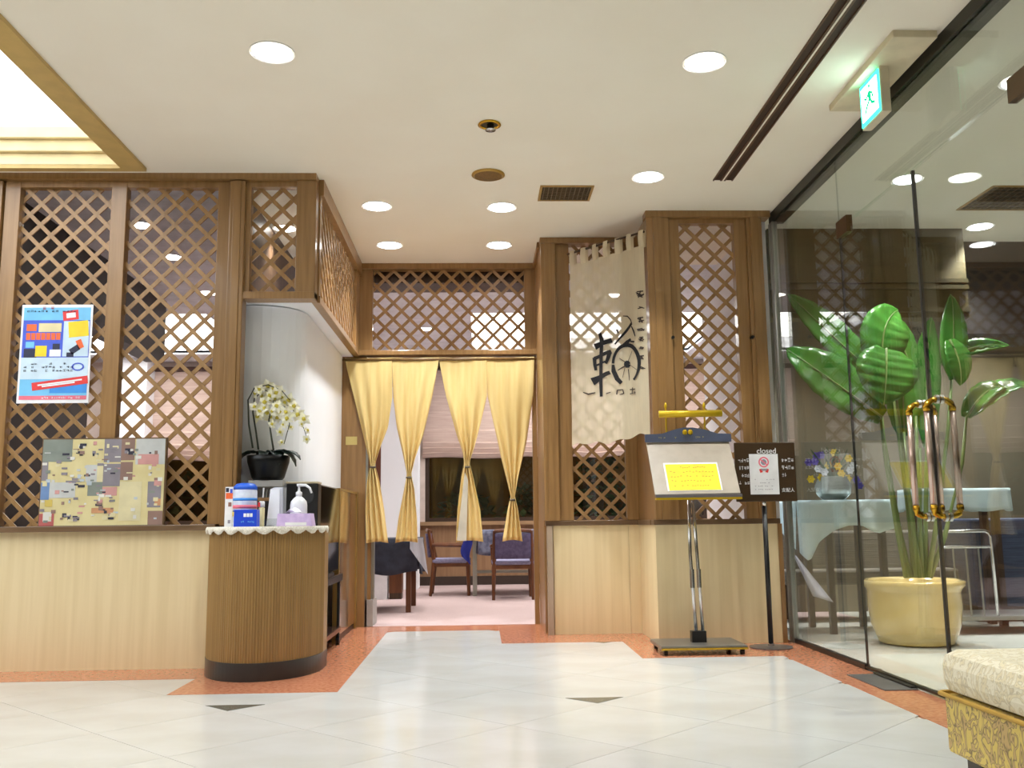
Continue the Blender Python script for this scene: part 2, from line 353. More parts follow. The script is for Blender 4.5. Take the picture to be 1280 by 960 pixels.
# alcove screen
s6 = screen('lattice_screen', 'brown lattice screen partly covered by the hanging banner', (.86, YA, ZW))
for x0, x1, y0 in ((.495, .61, -.05), (.61, .72, -.012), (1.13, 1.222, -.012)): B('post', WOOD, s6, x0, x1, YA+y0, YA+.06, .846, 3.02, bevel=.004)
B('post', mat('jamb_pale', (176, 156, 134), .4), s6, .512, .553, YA-.03, YA+.05, 0, .81)
struct(B('wall_entrance_side', WOOD, None, .495, .52, YA+.06, YE-.02, 0, 3.02), 'brown side panel between alcove and entrance')
B('moulding', WOOD, s6, .525, .58, YA-.058, YA-.045, .846, 3.02)
B('cornice', WOOD, s6, .49, 1.24, YA-.06, YA+.07, 3.02, ZC, bevel=.004)
struct(B('trim_4', WOOD, None, .475, .52, YA+.07, YE-.05, 3.02, ZC), 'brown cornice beside the entrance')
lattice(s6, (0, YA+.025, 0), (1, 0, 0), .72, 1.13, .846, 3.02, (0, -1, 0), ph=.04)
struct(B('wall_alcove_return', WOOD, None, 1.222, 1.25, YR+.07, YA+.02, .846, 3.03), 'brown return panel of the alcove')
# right screen
s7 = screen('lattice_screen', 'brown lattice screen beside the glass wall behind the menu stand', (1.7, YR, ZW))
for x0, x1, y0 in ((1.222, 1.385, -.04), (1.385, 1.463, -.012), (1.868, 1.955, -.012), (1.955, 2.068, -.035)): B('post', WOOD, s7, x0, x1, YR+y0, YR+.07, .846, 3.02, bevel=.004)
for x in (1.30, 2.01): B('moulding', WOOD, s7, x-.03, x+.03, YR-.05, YR-.03, .846, 3.02)
for x in (1.385, 1.958): MB().tube([(x, YR-.055, 2.13), (x, YR+.0, 2.13)], .012).build('door_pull', BLACK, s7)
B('top_rail', WOOD, s7, 1.463, 1.868, YR-.008, YR+.055, 2.985, 3.03)
B('cornice', WOOD, s7, 1.215, 2.13, YR-.055, YR+.07, 3.02, ZC, bevel=.004)
lattice(s7, (0, YR+.025, 0), (1, 0, 0), 1.463, 1.868, .846, 2.985, (0, -1, 0), ph=.03)

# niche
nw = MB()
prof = [(-1.56, 6.02)] + [(-1.16-.3+.3*math.sin(a*PI/16), 6.02+.3-.3*math.cos(a*PI/16)) for a in range(0, 9)] + [(-1.16, YE-.03)]
nw.prism([(x, y, 0) for x, y in prof] + [(-1.56, YE-.03, 0)], (0, 0, 2.255))
struct(nw.build('wall_niche', WHITE), 'smooth white wall behind the orchid')
struct(B('ceiling_niche', WHITE, None, -1.56, -1.07, YL+.09, YE-.03, 2.262, 2.29), 'pale soffit over the niche')
struct(B('wall_niche_side', DARKWOOD, None, -1.6, -1.56, YL+.07, YE, 0, ZC), 'brown back of the niche wall')

# ------------------------------------------------------------------ ceiling fittings
def downlight(x, y, label, r=.088, group='round downlights in the lobby ceiling', lm=None):
    t = thing('downlight', label, 'ceiling light', (x, y, ZC), group)
    MB().lathe([(r+.018, -.006), (r+.018, .004), (r, .004), (r-.002, -.004), (r+.01, -.008)], (x, y, ZC), 28, cap=False).build('ring', PAPER, t, smooth=True)
    MB().lathe([(r, -.007), (r, -.003)], (x, y, ZC), 28).build('lens', lm or LAMP, t)
    bl = bpy.data.lights.new('bulb', 'SPOT'); bl.energy = W_DOWN if lm is None else (W_DINING if lm is DLAMP else W_LOUNGE); bl.spot_size = math.radians(96); bl.spot_blend = .6; bl.shadow_soft_size = .06
    bl.color = (.96, 1, 1.02) if lm is None else (1, .99, .97)
    bo = bpy.data.objects.new('bulb', bl); col.objects.link(bo); bo.parent = t; bo.location = (0, 0, -.02)
    return t
for x, y, lb in ((-.97, 4.22, 'round downlight nearest the stepped ceiling coffer'), (1.115, 4.29, 'round downlight beside the long ceiling slot near the exit sign'),
                 (1.115, 5.846, 'round downlight between the ceiling grille and the long slot'), (-.712, 6.42, 'round downlight of the entrance four, outer one by the side header'),
                 (.172, 6.445, 'round downlight of the entrance four, outer one by the ceiling grille'), (-.712, 7.37, 'round downlight of the entrance four, inner one by the side header'),
                 (.172, 7.37, 'round downlight of the entrance four, inner one before the alcove')):
    downlight(x, y, lb)
for x, xn in ((-.97, 'coffer'), (1.115, 'slot')):
    for y, yn in ((2.2, 'front'), (.2, 'middle'), (-1.8, 'rear')):
        t = downlight(x, y, 'round downlight in the ceiling of the open lobby', group='downlights over the open lobby'); t.name = 'downlight_%s_%s_offscreen' % (xn, yn)
        for c in t.children:
            if c.name.split('.')[0] in ('lens', 'bulb'):
                c.name = '%s_%s_%s_offscreen' % (c.name.split('.')[0], xn, yn)
                if c.type == 'LIGHT': c.data.name = c.name
t = thing('smoke_detector', 'small brass and chrome detector ring in the ceiling', 'detector', (.07, 5.03, ZC))
MB().lathe([(.062, 0), (.066, -.008), (.05, -.012), (.047, .0)], (.07, 5.03, ZC), 24, cap=False).build('ring', BRASS, t, smooth=True)
MB().lathe([(.047, -.003), (.047, .0)], (.07, 5.03, ZC), 20).build('cavity', DARKMETAL, t)
MB().lathe([(.02, -.002), (.02, -.03), (.03, -.034), (.03, -.038)], (.075, 5.03, ZC), 14).build('head', CHROME, t, smooth=True)
t = thing('ceiling_speaker', 'round ochre speaker grille in the ceiling', 'speaker', (.07, 5.807, ZC))
MB().lathe([(.105, .002), (.108, -.008), (.092, -.014)], (.07, 5.807, ZC), 30, cap=False).build('rim', mat('ochre_ring', (190, 150, 70), .4, .4), t, smooth=True)
MB().lathe([(.09, -.012), (.03, -.022)], (.07, 5.807, ZC), 30).build('grille', mat('ochre_mesh', (132, 96, 44), .6, c2=(96, 68, 28), scale=(180, 180, 180)), t)
def vent(x0, x1, y0, y1, label, n=9):
    t = thing('ceiling_vent', label, 'vent', ((x0+x1)/2, (y0+y1)/2, ZC))
    f = MB(); w = .016
    f.box(x0, x1, y0, y0+w, ZC-.008, ZC+.002).box(x0, x1, y1-w, y1, ZC-.008, ZC+.002).box(x0, x0+w, y0+w, y1-w, ZC-.008, ZC+.002).box(x1-w, x1, y0+w, y1-w, ZC-.008, ZC+.002).build('frame', mat('vent_frame', (176, 140, 80), .5), t)
    B('backing', mat('vent_dark', (44, 36, 28), .8), t, x0+w, x1-w, y0+w, y1-w, ZC-.002, ZC+.002)
    for k in range(n):
        y = y0+w+(y1-y0-2*w)*(k+.5)/n
        B('blade', mat('vent_blade', (104, 86, 62), .5), t, x0+w, x1-w, y-.004, y+.004, ZC-.008, ZC-.001)
    for k in range(1, 12):
        x = x0+(x1-x0)*k/12; B('cross_blade', MATS['vent_blade'], t, x-.003, x+.003, y0+w, y1-w, ZC-.0075, ZC-.001)
vent(.42, .782, 6.005, 6.3, 'rectangular ochre framed grille in the lobby ceiling')
t = thing('slot_diffuser', 'long dark double slot air diffuser in the ceiling', 'air diffuser', (1.62, 5.0, ZC))
for x0, x1 in ((1.564, 1.604), (1.64, 1.68)): B('slot', mat('slot_dark', (58, 38, 24), .7), t, x0, x1, -1.5, 5.9, ZC-.003, ZC-.0004)
for x0, x1 in ((1.556, 1.564), (1.68, 1.688), (1.604, 1.616), (1.628, 1.64)): B('rib', mat('slot_rib', (96, 66, 40), .5), t, x0, x1, -1.5, 5.9, ZC-.009, ZC-.0004)
B('centre_strip', CEILM, t, 1.616, 1.628, -1.5, 5.9, ZC-.007, ZC-.0004)
t = thing('exit_sign', 'green and white lit exit sign hanging from a cream ceiling plate', 'exit sign', (2.0, 4.5, ZC))
B('ceiling_plate', mat('sign_plate', (222, 210, 178), .6), t, 1.915, 2.125, 3.98, 4.775, ZC-.035, ZC+.002, bevel=.004)
B('housing', mat('sign_body', (214, 204, 178), .6), t, 1.968, 2.015, 4.255, 4.495, ZC-.268, ZC-.034, bevel=.004)
fc = B('face', emitter('exit_green', (40, 210, 160), 7), t, 1.963, 1.969, 4.265, 4.485, ZC-.258, ZC-.044)
B('face_field', emitter('exit_white', (225, 255, 245), 7), fc, 1.9605, 1.9635, 4.283, 4.467, ZC-.238, ZC-.066)
g = MB(); Xs = 1.9605
def runner(pts, w):
    for (a, b), (c, d) in zip(pts[:-1], pts[1:]):
        dx, dz = c-a, d-b; l = math.hypot(dx, dz); nx, nz = -dz/l*w/2, dx/l*w/2
        g.prism([(Xs, 4.375+a+nx, ZC-.15+b+nz), (Xs, 4.375+c+nx, ZC-.15+d+nz), (Xs, 4.375+c-nx, ZC-.15+d-nz), (Xs, 4.375+a-nx, ZC-.15+b-nz)], (-.002, 0, 0))
runner([(.0, .04), (-.01, -.005)], .028); runner([(-.01, 0), (.03, -.03), (.055, -.06)], .014); runner([(-.01, 0), (-.03, -.03), (-.06, -.04)], .014)
runner([(.0, .035), (.035, .01), (.055, .025)], .011); runner([(.0, .035), (-.035, .02), (-.045, -.008)], .011); runner([(-.008, .056), (-.008, .074)], .018)
g.build('running_figure', emitter('exit_dark', (20, 160, 110), 2.2), fc)

# ------------------------------------------------------------------ glass wall
gw = sempty('window_1', (XG, 5.0, 0), 'frameless glass wall with a dark head rail')
B('head_rail', DARKMETAL, gw, 2.15, 2.255, -3.5, YR+.05, 3.0, ZC)
for y0, y1, m_ in ((6.56, 6.59, STEEL), (6.605, 6.65, STEEL)): B('corner_post', m_, gw, 2.15, 2.19, y0, y1, 0, 3.0, bevel=.004)
B('corner_post', DARKMETAL, gw, 2.155, 2.185, 6.59, 6.605, 0, 3.0)
B('sill', mat('sill_black', (34, 30, 26), .4), gw, 2.155, 2.185, 5.37, 6.56, 0, .03); B('sill', MATS['sill_black'], gw, 2.155, 2.185, -3.5, 3.38, 0, .03)
def pane(name, y0, y1, z0, z1, par): return B(name, GLASS, par, XG-.006, XG+.006, y0, y1, z0, z1)
pane('pane', 5.375, 6.56, .03, 3.0, gw); pane('pane', 3.38, 5.37, 2.565, 3.0, gw); pane('pane', -3.5, 3.375, .03, 3.0, gw)
def door(name, y0, y1, hy, pivot, lb):
    d = sempty(name, (XG, (y0+y1)/2, 0), lb)
    pane('leaf', y0, y1, .012, 2.555, d)
    for ye in (y0, y1): B('edge_seal', mat('edge_dark', (40, 42, 40), .4), d, XG-.007, XG+.007, ye-(.004 if abs(ye-4.41) < .1 else .0015), ye+(.004 if abs(ye-4.41) < .1 else .0015), .012, 2.555)
    B('bottom_shoe', DARKMETAL, d, XG-.014, XG+.014, y0, y1, .01, .022)
    for sx in (-1, 1):
        h = MB(); X1 = XG+sx*.062
        h.tube([(X1, hy, .90), (X1, hy, 1.34)], .0145, 12); hb = h.build('handle', mat('handle_rose', (214, 190, 178), .25, .85), d, smooth=True)
        k = MB()
        for z, s_ in ((1.34, 1), (.90, -1)):
            k.tube([(X1, hy, z), (X1, hy, z+.018*s_), (X1-sx*.006, hy, z+.036*s_), (X1-sx*.026, hy, z+.05*s_), (XG, hy, z+.055*s_)], [.0165, .017, .016, .014, .013], 10)
        k.build('handle_bracket', BRASS, hb, smooth=True)
        k = MB()
        for z in (1.395, .845): k.tube([(XG+sx*.004, hy, z), (XG+sx*.018, hy, z)], .021, 14)
        k.build('handle_rose', CHROME, hb)
    B('top_patch', mat('patch_bronze', (92, 66, 38), .35, .6), d, XG-.018, XG+.018, pivot-.08, pivot+.08, 2.50, 2.60)
    return d
door('door_1', 4.415, 5.362, 4.505, 5.30, 'glass door leaf with brass and steel pull handle near the plant')
door('door_2', 3.39, 4.405, 4.325, 3.45, 'glass door leaf with brass and steel pull handle near the bench')
t = thing('floor_hinge', 'grey metal floor hinge plate under the glass door', 'hinge plate', (2.08, 4.95, 0))
MB().box(1.985, 2.155, 4.72, 5.2, 0, .006).build('plate', mat('hinge_grey', (120, 118, 116), .4, .6), t); B('pivot', DARKMETAL, t, 2.13, 2.165, 4.75, 5.2, .004, .014)

# ------------------------------------------------------------------ flat printed things
def pq(mb, i, x0, z0, x1, z1, Y, rot=0):          # upright rectangle facing -Y
    cx, cz = (x0+x1)/2, (z0+z1)/2; c, s_ = math.cos(rot), math.sin(rot); mb.cur = i
    q = [((x-cx)*c-(z-cz)*s_+cx, Y, (x-cx)*s_+(z-cz)*c+cz) for x, z in ((x0, z0), (x1, z0), (x1, z1), (x0, z1))]
    mb.add(q, [(0, 1, 2, 3)])
PRC = [mat('ink_'+n, c, .6) for n, c in (('sky', (120, 196, 240)), ('blue', (70, 96, 214)), ('red', (228, 62, 60)), ('yellow', (246, 214, 40)), ('orange', (246, 110, 56)),
       ('dark', (40, 44, 70)), ('white', (240, 242, 246)), ('pink', (240, 120, 140)), ('pale', (206, 228, 244)), ('azure', (64, 150, 232)), ('sand', (228, 216, 166)), ('green', (116, 140, 130)), ('grey', (150, 146, 158)), ('brown', (150, 110, 96)))]
def scribble(mb, i, x0, x1, z, h, Y, n, fill=.8):   # small unreadable print: a row of little glyph-like marks
    w = (x1-x0)/n
    for k in range(n):
        if random.random() > fill: continue
        a = x0+w*k
        for _ in range(4):
            if random.random() < .5: pq(mb, i, a+w*.1, z+h*random.uniform(0, .85), a+w*.85, 0, Y); q = mb.v[-4:]; zz = q[0][2]; mb.v[-2:] = [(q[1][0], Y, zz+h*.14), (q[0][0], Y, zz+h*.14)]
            else: xx = a+w*random.uniform(.1, .75); pq(mb, i, xx, z+h*.05, xx+w*.12, z+h*random.uniform(.5, 1), Y)
YP = YL-.022
t = thing('poster', 'blue and white advertising poster fixed to the left lattice screen', 'poster', (-2.62, YP, 1.6))
pa, pb_, pc, pd = P(20, 506, YP), P(108.5, 503, YP), P(117.5, 380, YP), P(28.5, 381, YP)
X0, X1p, Z0, Z1 = -2.837, -2.402, 1.598, 2.217
B('sheet', PAPER, t, X0, X1p, YP, YP+.003, Z0, Z1)
g = MB()
def pp(i, u0, v0, u1, v1, dy=.001, rot=0):
    pq(g, i, X0+(X1p-X0)*u0, Z1-(Z1-Z0)*v1, X0+(X1p-X0)*u1, Z1-(Z1-Z0)*v0, YP-dy, rot)
pp(0, .03, .03, .97, .16); pp(1, .03, .16, .97, .54); pp(8, .03, .54, .97, .76); pp(0, .03, .76, .97, .93); pp(9, .45, .80, .97, .90, .0012)
pp(8, .6, .17, .96, .53, .0012); pp(2, .58, .06, .80, .16, .0016, .12); pp(6, .63, .085, .76, .135, .002, .12); pp(3, .67, .17, .95, .33, .0018, .1)
pp(4, .08, .2, .22, .27, .0015); pp(10, .25, .19, .57, .28, .0015)
for k in range(7): pp(4, .08+.07*k, .29, .14+.07*k, .36, .0016)
pp(3, .22, .42, .38, .53, .0018); pp(5, .06, .45, .24, .54, .0016); pp(5, .46, .4, .56, .46, .0016); pp(6, .42, .46, .58, .53, .0016); pp(0, .08, .38, .2, .44, .0015)
pp(4, .80, .36, .88, .45, .0022, .4); pp(5, .70, .43, .84, .49, .0022, .6); pp(5, .66, .49, .76, .535, .0022)
pp(2, .20, .76, .98, .84, .0022, .13); pp(6, .28, .785, .9, .80, .0026, .13); pp(6, .34, .805, .8, .82, .0026, .13); pp(7, .03, .925, .97, .965, .0014)
for v in (.055, .59, .625, .66): scribble(g, 5, X0+.03, X1p-.1, Z1-(Z1-Z0)*v-.014, .014, YP-.0026, 14, .6)
scribble(g, 2, X0+.1, X0+.2, Z1-.034, .02, YP-.0028, 4)
for a in range(20):
    th = 2*PI*a/20; pp(1, .83+.075*math.cos(th)-.012, .635+.035*math.sin(th)-.006, .83+.075*math.cos(th)+.012, .635+.035*math.sin(th)+.006, .0025)
scribble(g, 6, X0+.15, X1p-.05, Z1-(Z1-Z0)*.955, .012, YP-.0025, 16)
g.build('print', PRC, t)

YB = YL-.037
t = thing('photo_board', 'glossy framed collage board of photos and notes leaning on the lattice sill', 'picture board', (-2.28, YB, ZW))
X0, X1p, Z0, Z1 = -2.648, -1.915, .852, 1.372
B('frame', RAILM, t, X0-.008, X1p+.008, YB, YB+.022, Z0-.004, Z1+.008)
B('panel', mat('board_sand', (226, 214, 164), .08, c2=(218, 204, 152), coat=.6), t, X0, X1p, YB-.004, YB, Z0, Z1)
g = MB(); YPs = YB-.0045
def pp2(i, u0, v0, u1, v1, dy=.0005, rot=0): pq(g, i, X0+(X1p-X0)*u0, Z1-(Z1-Z0)*v1, X0+(X1p-X0)*u1, Z1-(Z1-Z0)*v0, YPs-dy, rot)
for i, a in ((11, (.0, 0, .24, .26)), (12, (.0, .26, .05, .48)), (12, (.5, 0, .64, .27)), (13, (.64, 0, .75, .25)), (8, (.76, 0, 1, .3)), (7, (.78, .18, .95, .3)), (12, (.49, .29, .64, .55)), (13, (.64, .27, .74, .48)),
             (11, (.38, .5, .5, .66)), (7, (.5, .56, .62, .66)), (8, (.0, .5, .28, .68)), (9, (.0, .5, .07, .7)), (10, (.64, .5, .82, .95)), (12, (.87, .5, .98, .8)), (7, (.92, .48, .98, .55)), (4, (.93, .7, .98, .78)),
             (3, (.04, .7, .10, .78)), (2, (.0, .86, .12, 1)), (6, (.03, .84, .10, .95)), (13, (.88, .84, 1, 1)), (6, (.0, .27, .04, .3)), (10, (.45, .27, .5, .5)), (8, (.36, .3, .45, .5)), (4, (.42, .8, .6, .86))): _k = globals().get('_k', 0)+1; pp2(i, *a, .0004+.00004*_k)
for k in range(42):
    u = random.choice((.27, .38, .16, .25, .4, .45, .56, .3, .5, .2)); v = random.uniform(.02, .95)
    pp2(random.choice((5, 12, 12, 5, 11)), u, v, u+random.uniform(.025, .06), v+random.uniform(.012, .03), .0018+.00002*k)
PRB = [mat('dull_'+str(k), c, .12, coat=.4) for k, c in enumerate(((196, 206, 214), (120, 136, 190), (196, 110, 108), (222, 198, 110), (214, 160, 120), (70, 70, 84), (232, 230, 222), (214, 160, 156), (206, 208, 206), (120, 150, 196), (228, 218, 176), (142, 150, 142), (150, 144, 152), (156, 128, 118)))]
for k in range(120):
    u = random.choice((.02, .1, .18, .24, .3, .36, .42, .47, .52, .58, .68, .75, .88, .93))+random.uniform(-.02, .02); v = random.uniform(.02, .94)
    pp2(random.choice((0, 5, 7, 8, 10, 11, 12, 13, 6, 6, 10)), max(0, u), v, min(1, u+random.uniform(.015, .05)), v+random.uniform(.012, .05), .0016+.00001*k)
g.build('photos', PRB, t)

# ------------------------------------------------------------------ reception counter
cxc, cyc, rx, ry = -1.262, 5.75, .335, .445
def dshape(grow=0, yb=6.0, n=40):
    pts = [(cxc-(rx+grow)*math.cos(PI*k/n), cyc-(ry+grow)*math.sin(PI*k/n)) for k in range(n+1)]
    return pts+[(cxc+rx+grow, yb), (cxc-rx-grow*0, yb)]
t = thing('reception_counter', 'small rounded brown counter with ribbed front and black base', 'counter', (cxc, cyc, 0))
n = 68; outer = []
for k in range(n*4+1):
    a = PI*k/(n*4); rr = -.0045*abs(math.sin(a*n))
    outer.append((cxc-(rx-.004-rr*-1)*math.cos(a), cyc-(ry-.004+rr)*math.sin(a), .10))
outer = [(cxc-(rx-.002-.005*abs(math.sin(PI*k/4)))*math.cos(PI*k/(n*4)), cyc-(ry-.002-.005*abs(math.sin(PI*k/4)))*math.sin(PI*k/(n*4)), .10) for k in range(n*4+1)]
outer += [(cxc+rx-.002, 5.88, .10), (cxc-rx+.002, 5.88, .10)]
MB().prism(outer, (0, 0, .715)).build('ribbed_body', mat('counter_wood', (160, 125, 74), .4, c2=(144, 111, 64), scale=(60, 60, 1.2)), t)
MB().prism([(x, y, 0) for x, y in dshape(0, 5.88)], (0, 0, .10)).build('base', mat('toe_black', (52, 48, 46), .3), t)
MB().prism([(x, y, .815) for x, y in dshape(.006, 5.88)], (0, 0, .015)).build('top', WOOD, t)
# lace cloth
lace = MB(); N = 60
pts = [(cxc-(rx+.012)*math.cos(PI*k/N), cyc-(ry+.012)*math.sin(PI*k/N)) for k in range(N+1)]
lace.prism([(x, y, .831) for x, y in pts], (0, 0, .003))
N2 = 132
def hem(u, v):
    a = PI*u; sc = abs(math.sin(a*11.5)); dz = .018+.024*sc
    r = .013+.006*math.sin(v*PI)+.003*math.sin(a*60)*v
    return (cxc-(rx+r)*math.cos(a), cyc-(ry+r)*math.sin(a), .834-v*dz)
lace.grid(hem, N2, 4)
o = lace.build('lace_cloth', mat('lace', (238, 234, 222), .9, c2=(214, 208, 192), scale=(140, 140, 140)), None, solid=.002); tag(o, 'white lace cloth with scalloped edge on the counter top', 'tablecloth')
ZT = .834
def Pt(px, py, Y): return P(px, py, Y)
# things on the counter (x from photo at their own distance)
Y1 = 5.62
a = P(283, 655, Y1); b = P(292, 655, Y1)
t = thing('carton', 'narrow white carton with orange and dark print beside the blue canister', 'box', (P(288, 655, 5.66).x, 5.66, ZT))
xl, xr = P(283, 640, 5.66).x, P(293, 640, 5.66).x; zt = P(288, 609, 5.66).z
B('box', PAPER, t, xl, xr, 5.62, 5.70, ZT, zt, bevel=.002); g = MB()
pq(g, 4, xl+.004, zt-.07, xr-.002, zt-.035, 5.6195); pq(g, 5, xl+.004, zt-.03, xl+.022, zt-.006, 5.6195); pq(g, 1, xl+.028, zt-.036, xr-.004, zt-.012, 5.6194); pq(g, 13, xl+.02, zt-.115, xr-.008, zt-.09, 5.6195); pq(g, 12, xl+.02, ZT+.02, xr-.012, ZT+.04, 5.6195)
g.build('print', PRC, t)
xc = P(306, 640, 5.58).x; zt = P(306, 604, 5.58).z; r = .068
t = thing('canister', 'white wet wipe canister with a blue lid and pink lettering', 'canister', (xc, 5.58, ZT))
MB().lathe([(r*.93, 0), (r, .01), (r, zt-ZT-.045), (r*.96, zt-ZT-.035)], (xc, 5.58, ZT), 28).build('body', mat('canister_white', (226, 232, 244), .4, c2=(206, 214, 236), scale=(30, 30, 20)), t, smooth=True)
MB().lathe([(r*1.0, zt-ZT-.038), (r*.98, zt-ZT-.02), (r*.75, zt-ZT-.004), (r*.4, zt-ZT)], (xc, 5.58, ZT), 28).build('lid', mat('lid_blue', (30, 96, 220), .35), t, smooth=True)
for z0, z1, i, rr in ((.105, .125, 7, 1.012), (.15, .165, 9, 1.012), (.06, .085, 3, 1.01), (.085, .1, 12, 1.01)):
    MB().lathe([(r*rr, z0), (r*rr, z1)], (xc, 5.58, ZT), 28).build('label_band', PRC[i], t, smooth=True)
xl, xr = P(294, 640, 5.46).x, P(322.5, 640, 5.46).x; zt = P(306, 637, 5.46).z
t = thing('carton', 'bright blue low carton with white lettering standing before the canister', 'box', ((xl+xr)/2, 5.47, ZT))
B('box', mat('carton_blue', (22, 70, 214), .4), t, xl, xr, 5.43, 5.505, ZT, zt, bevel=.002); g = MB()
for k in range(3): pq(g, 6, xl+.055+.018*k, zt-.042, xl+.07+.018*k, zt-.022, 5.4295)
scribble(g, 0, xl+.04, xr-.012, ZT+.022, .012, 5.4294, 8); g.build('print', PRC, t)
xc = P(327, 640, 5.56).x
t = thing('squeeze_bottle', 'small pale bottle with a red and white cap', 'bottle', (xc, 5.56, ZT))
MB().lathe([(.016, 0), (.018, .006), (.018, .105), (.01, .118)], (xc, 5.56, ZT), 16).build('body', mat('bottle_pale', (232, 220, 168), .4), t, smooth=True)
MB().lathe([(.017, .112), (.017, .14), (.014, .146)], (xc, 5.56, ZT), 16).build('cap', PAPER, t, smooth=True)
B('cap_stripe', PRC[2], t, xc-.018, xc-.006, 5.54, 5.556, ZT+.113, ZT+.14)
xl, xr = P(323, 640, 5.75).x, P(334, 640, 5.75).x; zt = P(328, 617, 5.75).z
t = thing('pen_holder', 'dark pen holder with wooden rim and pens', 'pen holder', ((xl+xr)/2, 5.76, ZT))
B('cup', mat('cup_dark', (36, 30, 26), .5), t, xl, xr+.02, 5.72, 5.8, ZT, zt-.03, bevel=.003); B('rim', WOOD, t, xl-.002, xr+.022, 5.718, 5.802, zt-.045, zt-.025)
for k, c in enumerate((WHITE, STEEL, BLACK)): MB().tube([(xl+.02+.018*k, 5.76, ZT+.1), (xl+.026+.02*k, 5.76, zt+.035-.012*k)], .0045, 8).build('pen', c, t)
t = thing('brochure_rack', 'leaning stack of white leaflets in a clear stand', 'leaflet stand', (P(342, 655, 5.6).x, 5.6, ZT))
xa, xb = P(334, 640, 5.6).x, P(350, 640, 5.6).x; z1 = P(340, 611, 5.6).z
for k in range(4):
    MB().prism([(xa+.008*k, 5.585+.012*k, ZT+.004), (xb+.006*k, 5.585+.012*k, ZT+.004), (xb-.016+.004*k, 5.65+.012*k, z1+.004*k), (xa+.004+.004*k, 5.65+.012*k, z1+.004*k)], (0, .004, 0)).build('leaflet', mat('leaflet_%d' % (k % 2), ((226, 228, 238), (206, 208, 222))[k % 2], .4), t)
MB().prism([(xa-.006, 5.55, ZT), (xb+.014, 5.55, ZT), (xb+.014, 5.67, ZT), (xa-.006, 5.67, ZT)], (0, 0, .006)).build('stand_base', GLASS, t); MB().box(xa-.006, xb+.014, 5.55, 5.556, ZT+.006, ZT+.045).build('stand_lip', GLASS, t)
xl, xr = P(346, 650, 5.5).x, P(388, 650, 5.5).x; zt = P(360, 642, 5.5).z
t = thing('tissue_box', 'lilac and white tissue box before the pump bottle', 'tissue box', ((xl+xr)/2, 5.55, ZT))
MB().prism([(xl, 5.49, ZT), (xr+.012, 5.49, ZT), (xr, 5.49, zt), (xl+.006, 5.49, zt)], (0, .12, 0)).build('box', mat('lilac', (214, 192, 232), .5, c2=(196, 172, 220), scale=(25, 25, 25)), t)
B('white_band', PAPER, t, xl+.05, xr-.02, 5.4885, 5.489, ZT+.004, ZT+.022)
MB().grid(lambda u, v: (xl+.04+.1*u, 5.52+.05*v+.01*math.sin(u*9), zt+.001+.035*math.sin(u*PI)*(.6+.4*math.sin(v*5+u*7))), 10, 6).build('tissue', PAPER, t, smooth=True, solid=.001)
xc = P(373, 650, 5.66).x; zt = P(373, 605, 5.66).z; h = zt-ZT
t = thing('pump_bottle', 'white pump bottle of hand sanitizer with a blue dot', 'pump bottle', (xc, 5.66, ZT))
MB().lathe([(.045, 0), (.05, .008), (.05, h*.5), (.046, h*.58), (.03, h*.66), (.017, h*.7), (.017, h*.74)], (xc, 5.66, ZT), 24).build('bottle', mat('bottle_white', (240, 242, 246), .35), t, smooth=True)
p = MB().lathe([(.019, h*.72), (.019, h*.8), (.008, h*.83), (.006, h*.94), (.014, h*.95), (.014, h)], (xc, 5.66, ZT), 16).build('pump', MATS['bottle_white'], t, smooth=True)
MB().tube([(xc, 5.66, ZT+h*.97), (xc+.04, 5.65, ZT+h*.97), (xc+.066, 5.645, ZT+h*.9), (xc+.078, 5.64, ZT+h*.78)], [.009, .008, .007, .006], 10).build('spout', MATS['bottle_white'], p, smooth=True)
MB().tube([(xc+.028, 5.618, ZT+.055), (xc+.028, 5.613, ZT+.055)], .017, 14).build('blue_dot', mat('dot_blue', (40, 150, 220), .5), t)
MB().box(xc-.02, xc+.012, 5.6095, 5.6115, ZT+.047, ZT+.053).build('lettering', PRC[12], t)

# ------------------------------------------------------------------ orchid, equipment by the niche
t = thing('pedestal', 'narrow grey pedestal carrying the orchid pot', 'stand', (-1.33, 5.92, 0))
zt = P(335, 601, 5.92).z
B('top', GREY, t, P(314, 600, 5.92).x, P(357, 600, 5.92).x, 5.84, 6.0, zt-.04, zt, bevel=.003); B('column', GREY, t, -1.43, -1.29, 5.99, 6.015, 0, zt-.04)
px_, py_ = P(335, 600, 5.92).x, 5.92
orch = thing('potted_orchid', 'white and yellow orchid arching from a black pot', 'potted plant', (px_, py_, zt))
hp = P(335, 570, 5.92).z-zt
MB().lathe([(.085, 0), (.1, .02), (.128, hp*.75), (.132, hp), (.118, hp), (.11, hp*.8)], (px_, py_, zt), 30).build('pot', mat('pot_black', (9, 10, 10), .35, spec=.25), orch, smooth=True)
LEAFD = mat('orchid_leaf', (20, 32, 27), .35, c2=(40, 60, 50), scale=(6, 6, 6))
def leaf(parent, pts, w, mt, up=(0, 0, 1), name='leaf', fold=.25, n=14, tip=.02, solid=.004):
    P0, P1, P2, P3 = [Vector(p) for p in pts]; up = Vector(up)
    def bz(t_): s_ = 1-t_; return P0*s_**3+P1*3*s_*s_*t_+P2*3*s_*t_*t_+P3*t_**3
    def fn(u, v):
        c = bz(v); tn = (bz(min(1, v+.02))-bz(max(0, v-.02))).normalized(); sd = tn.cross(up).normalized(); nr = sd.cross(tn)
        wd = w*max(tip, (math.sin(PI*min(1, v*.93+.07)))**.7); a = (u-.5)*2
        return c+sd*a*wd/2+nr*abs(a)*fold*wd/2+nr*.02*w*math.sin(v*40+a)
    return MB().grid(fn, 6, n).build(name, mt, parent, smooth=True, solid=solid)
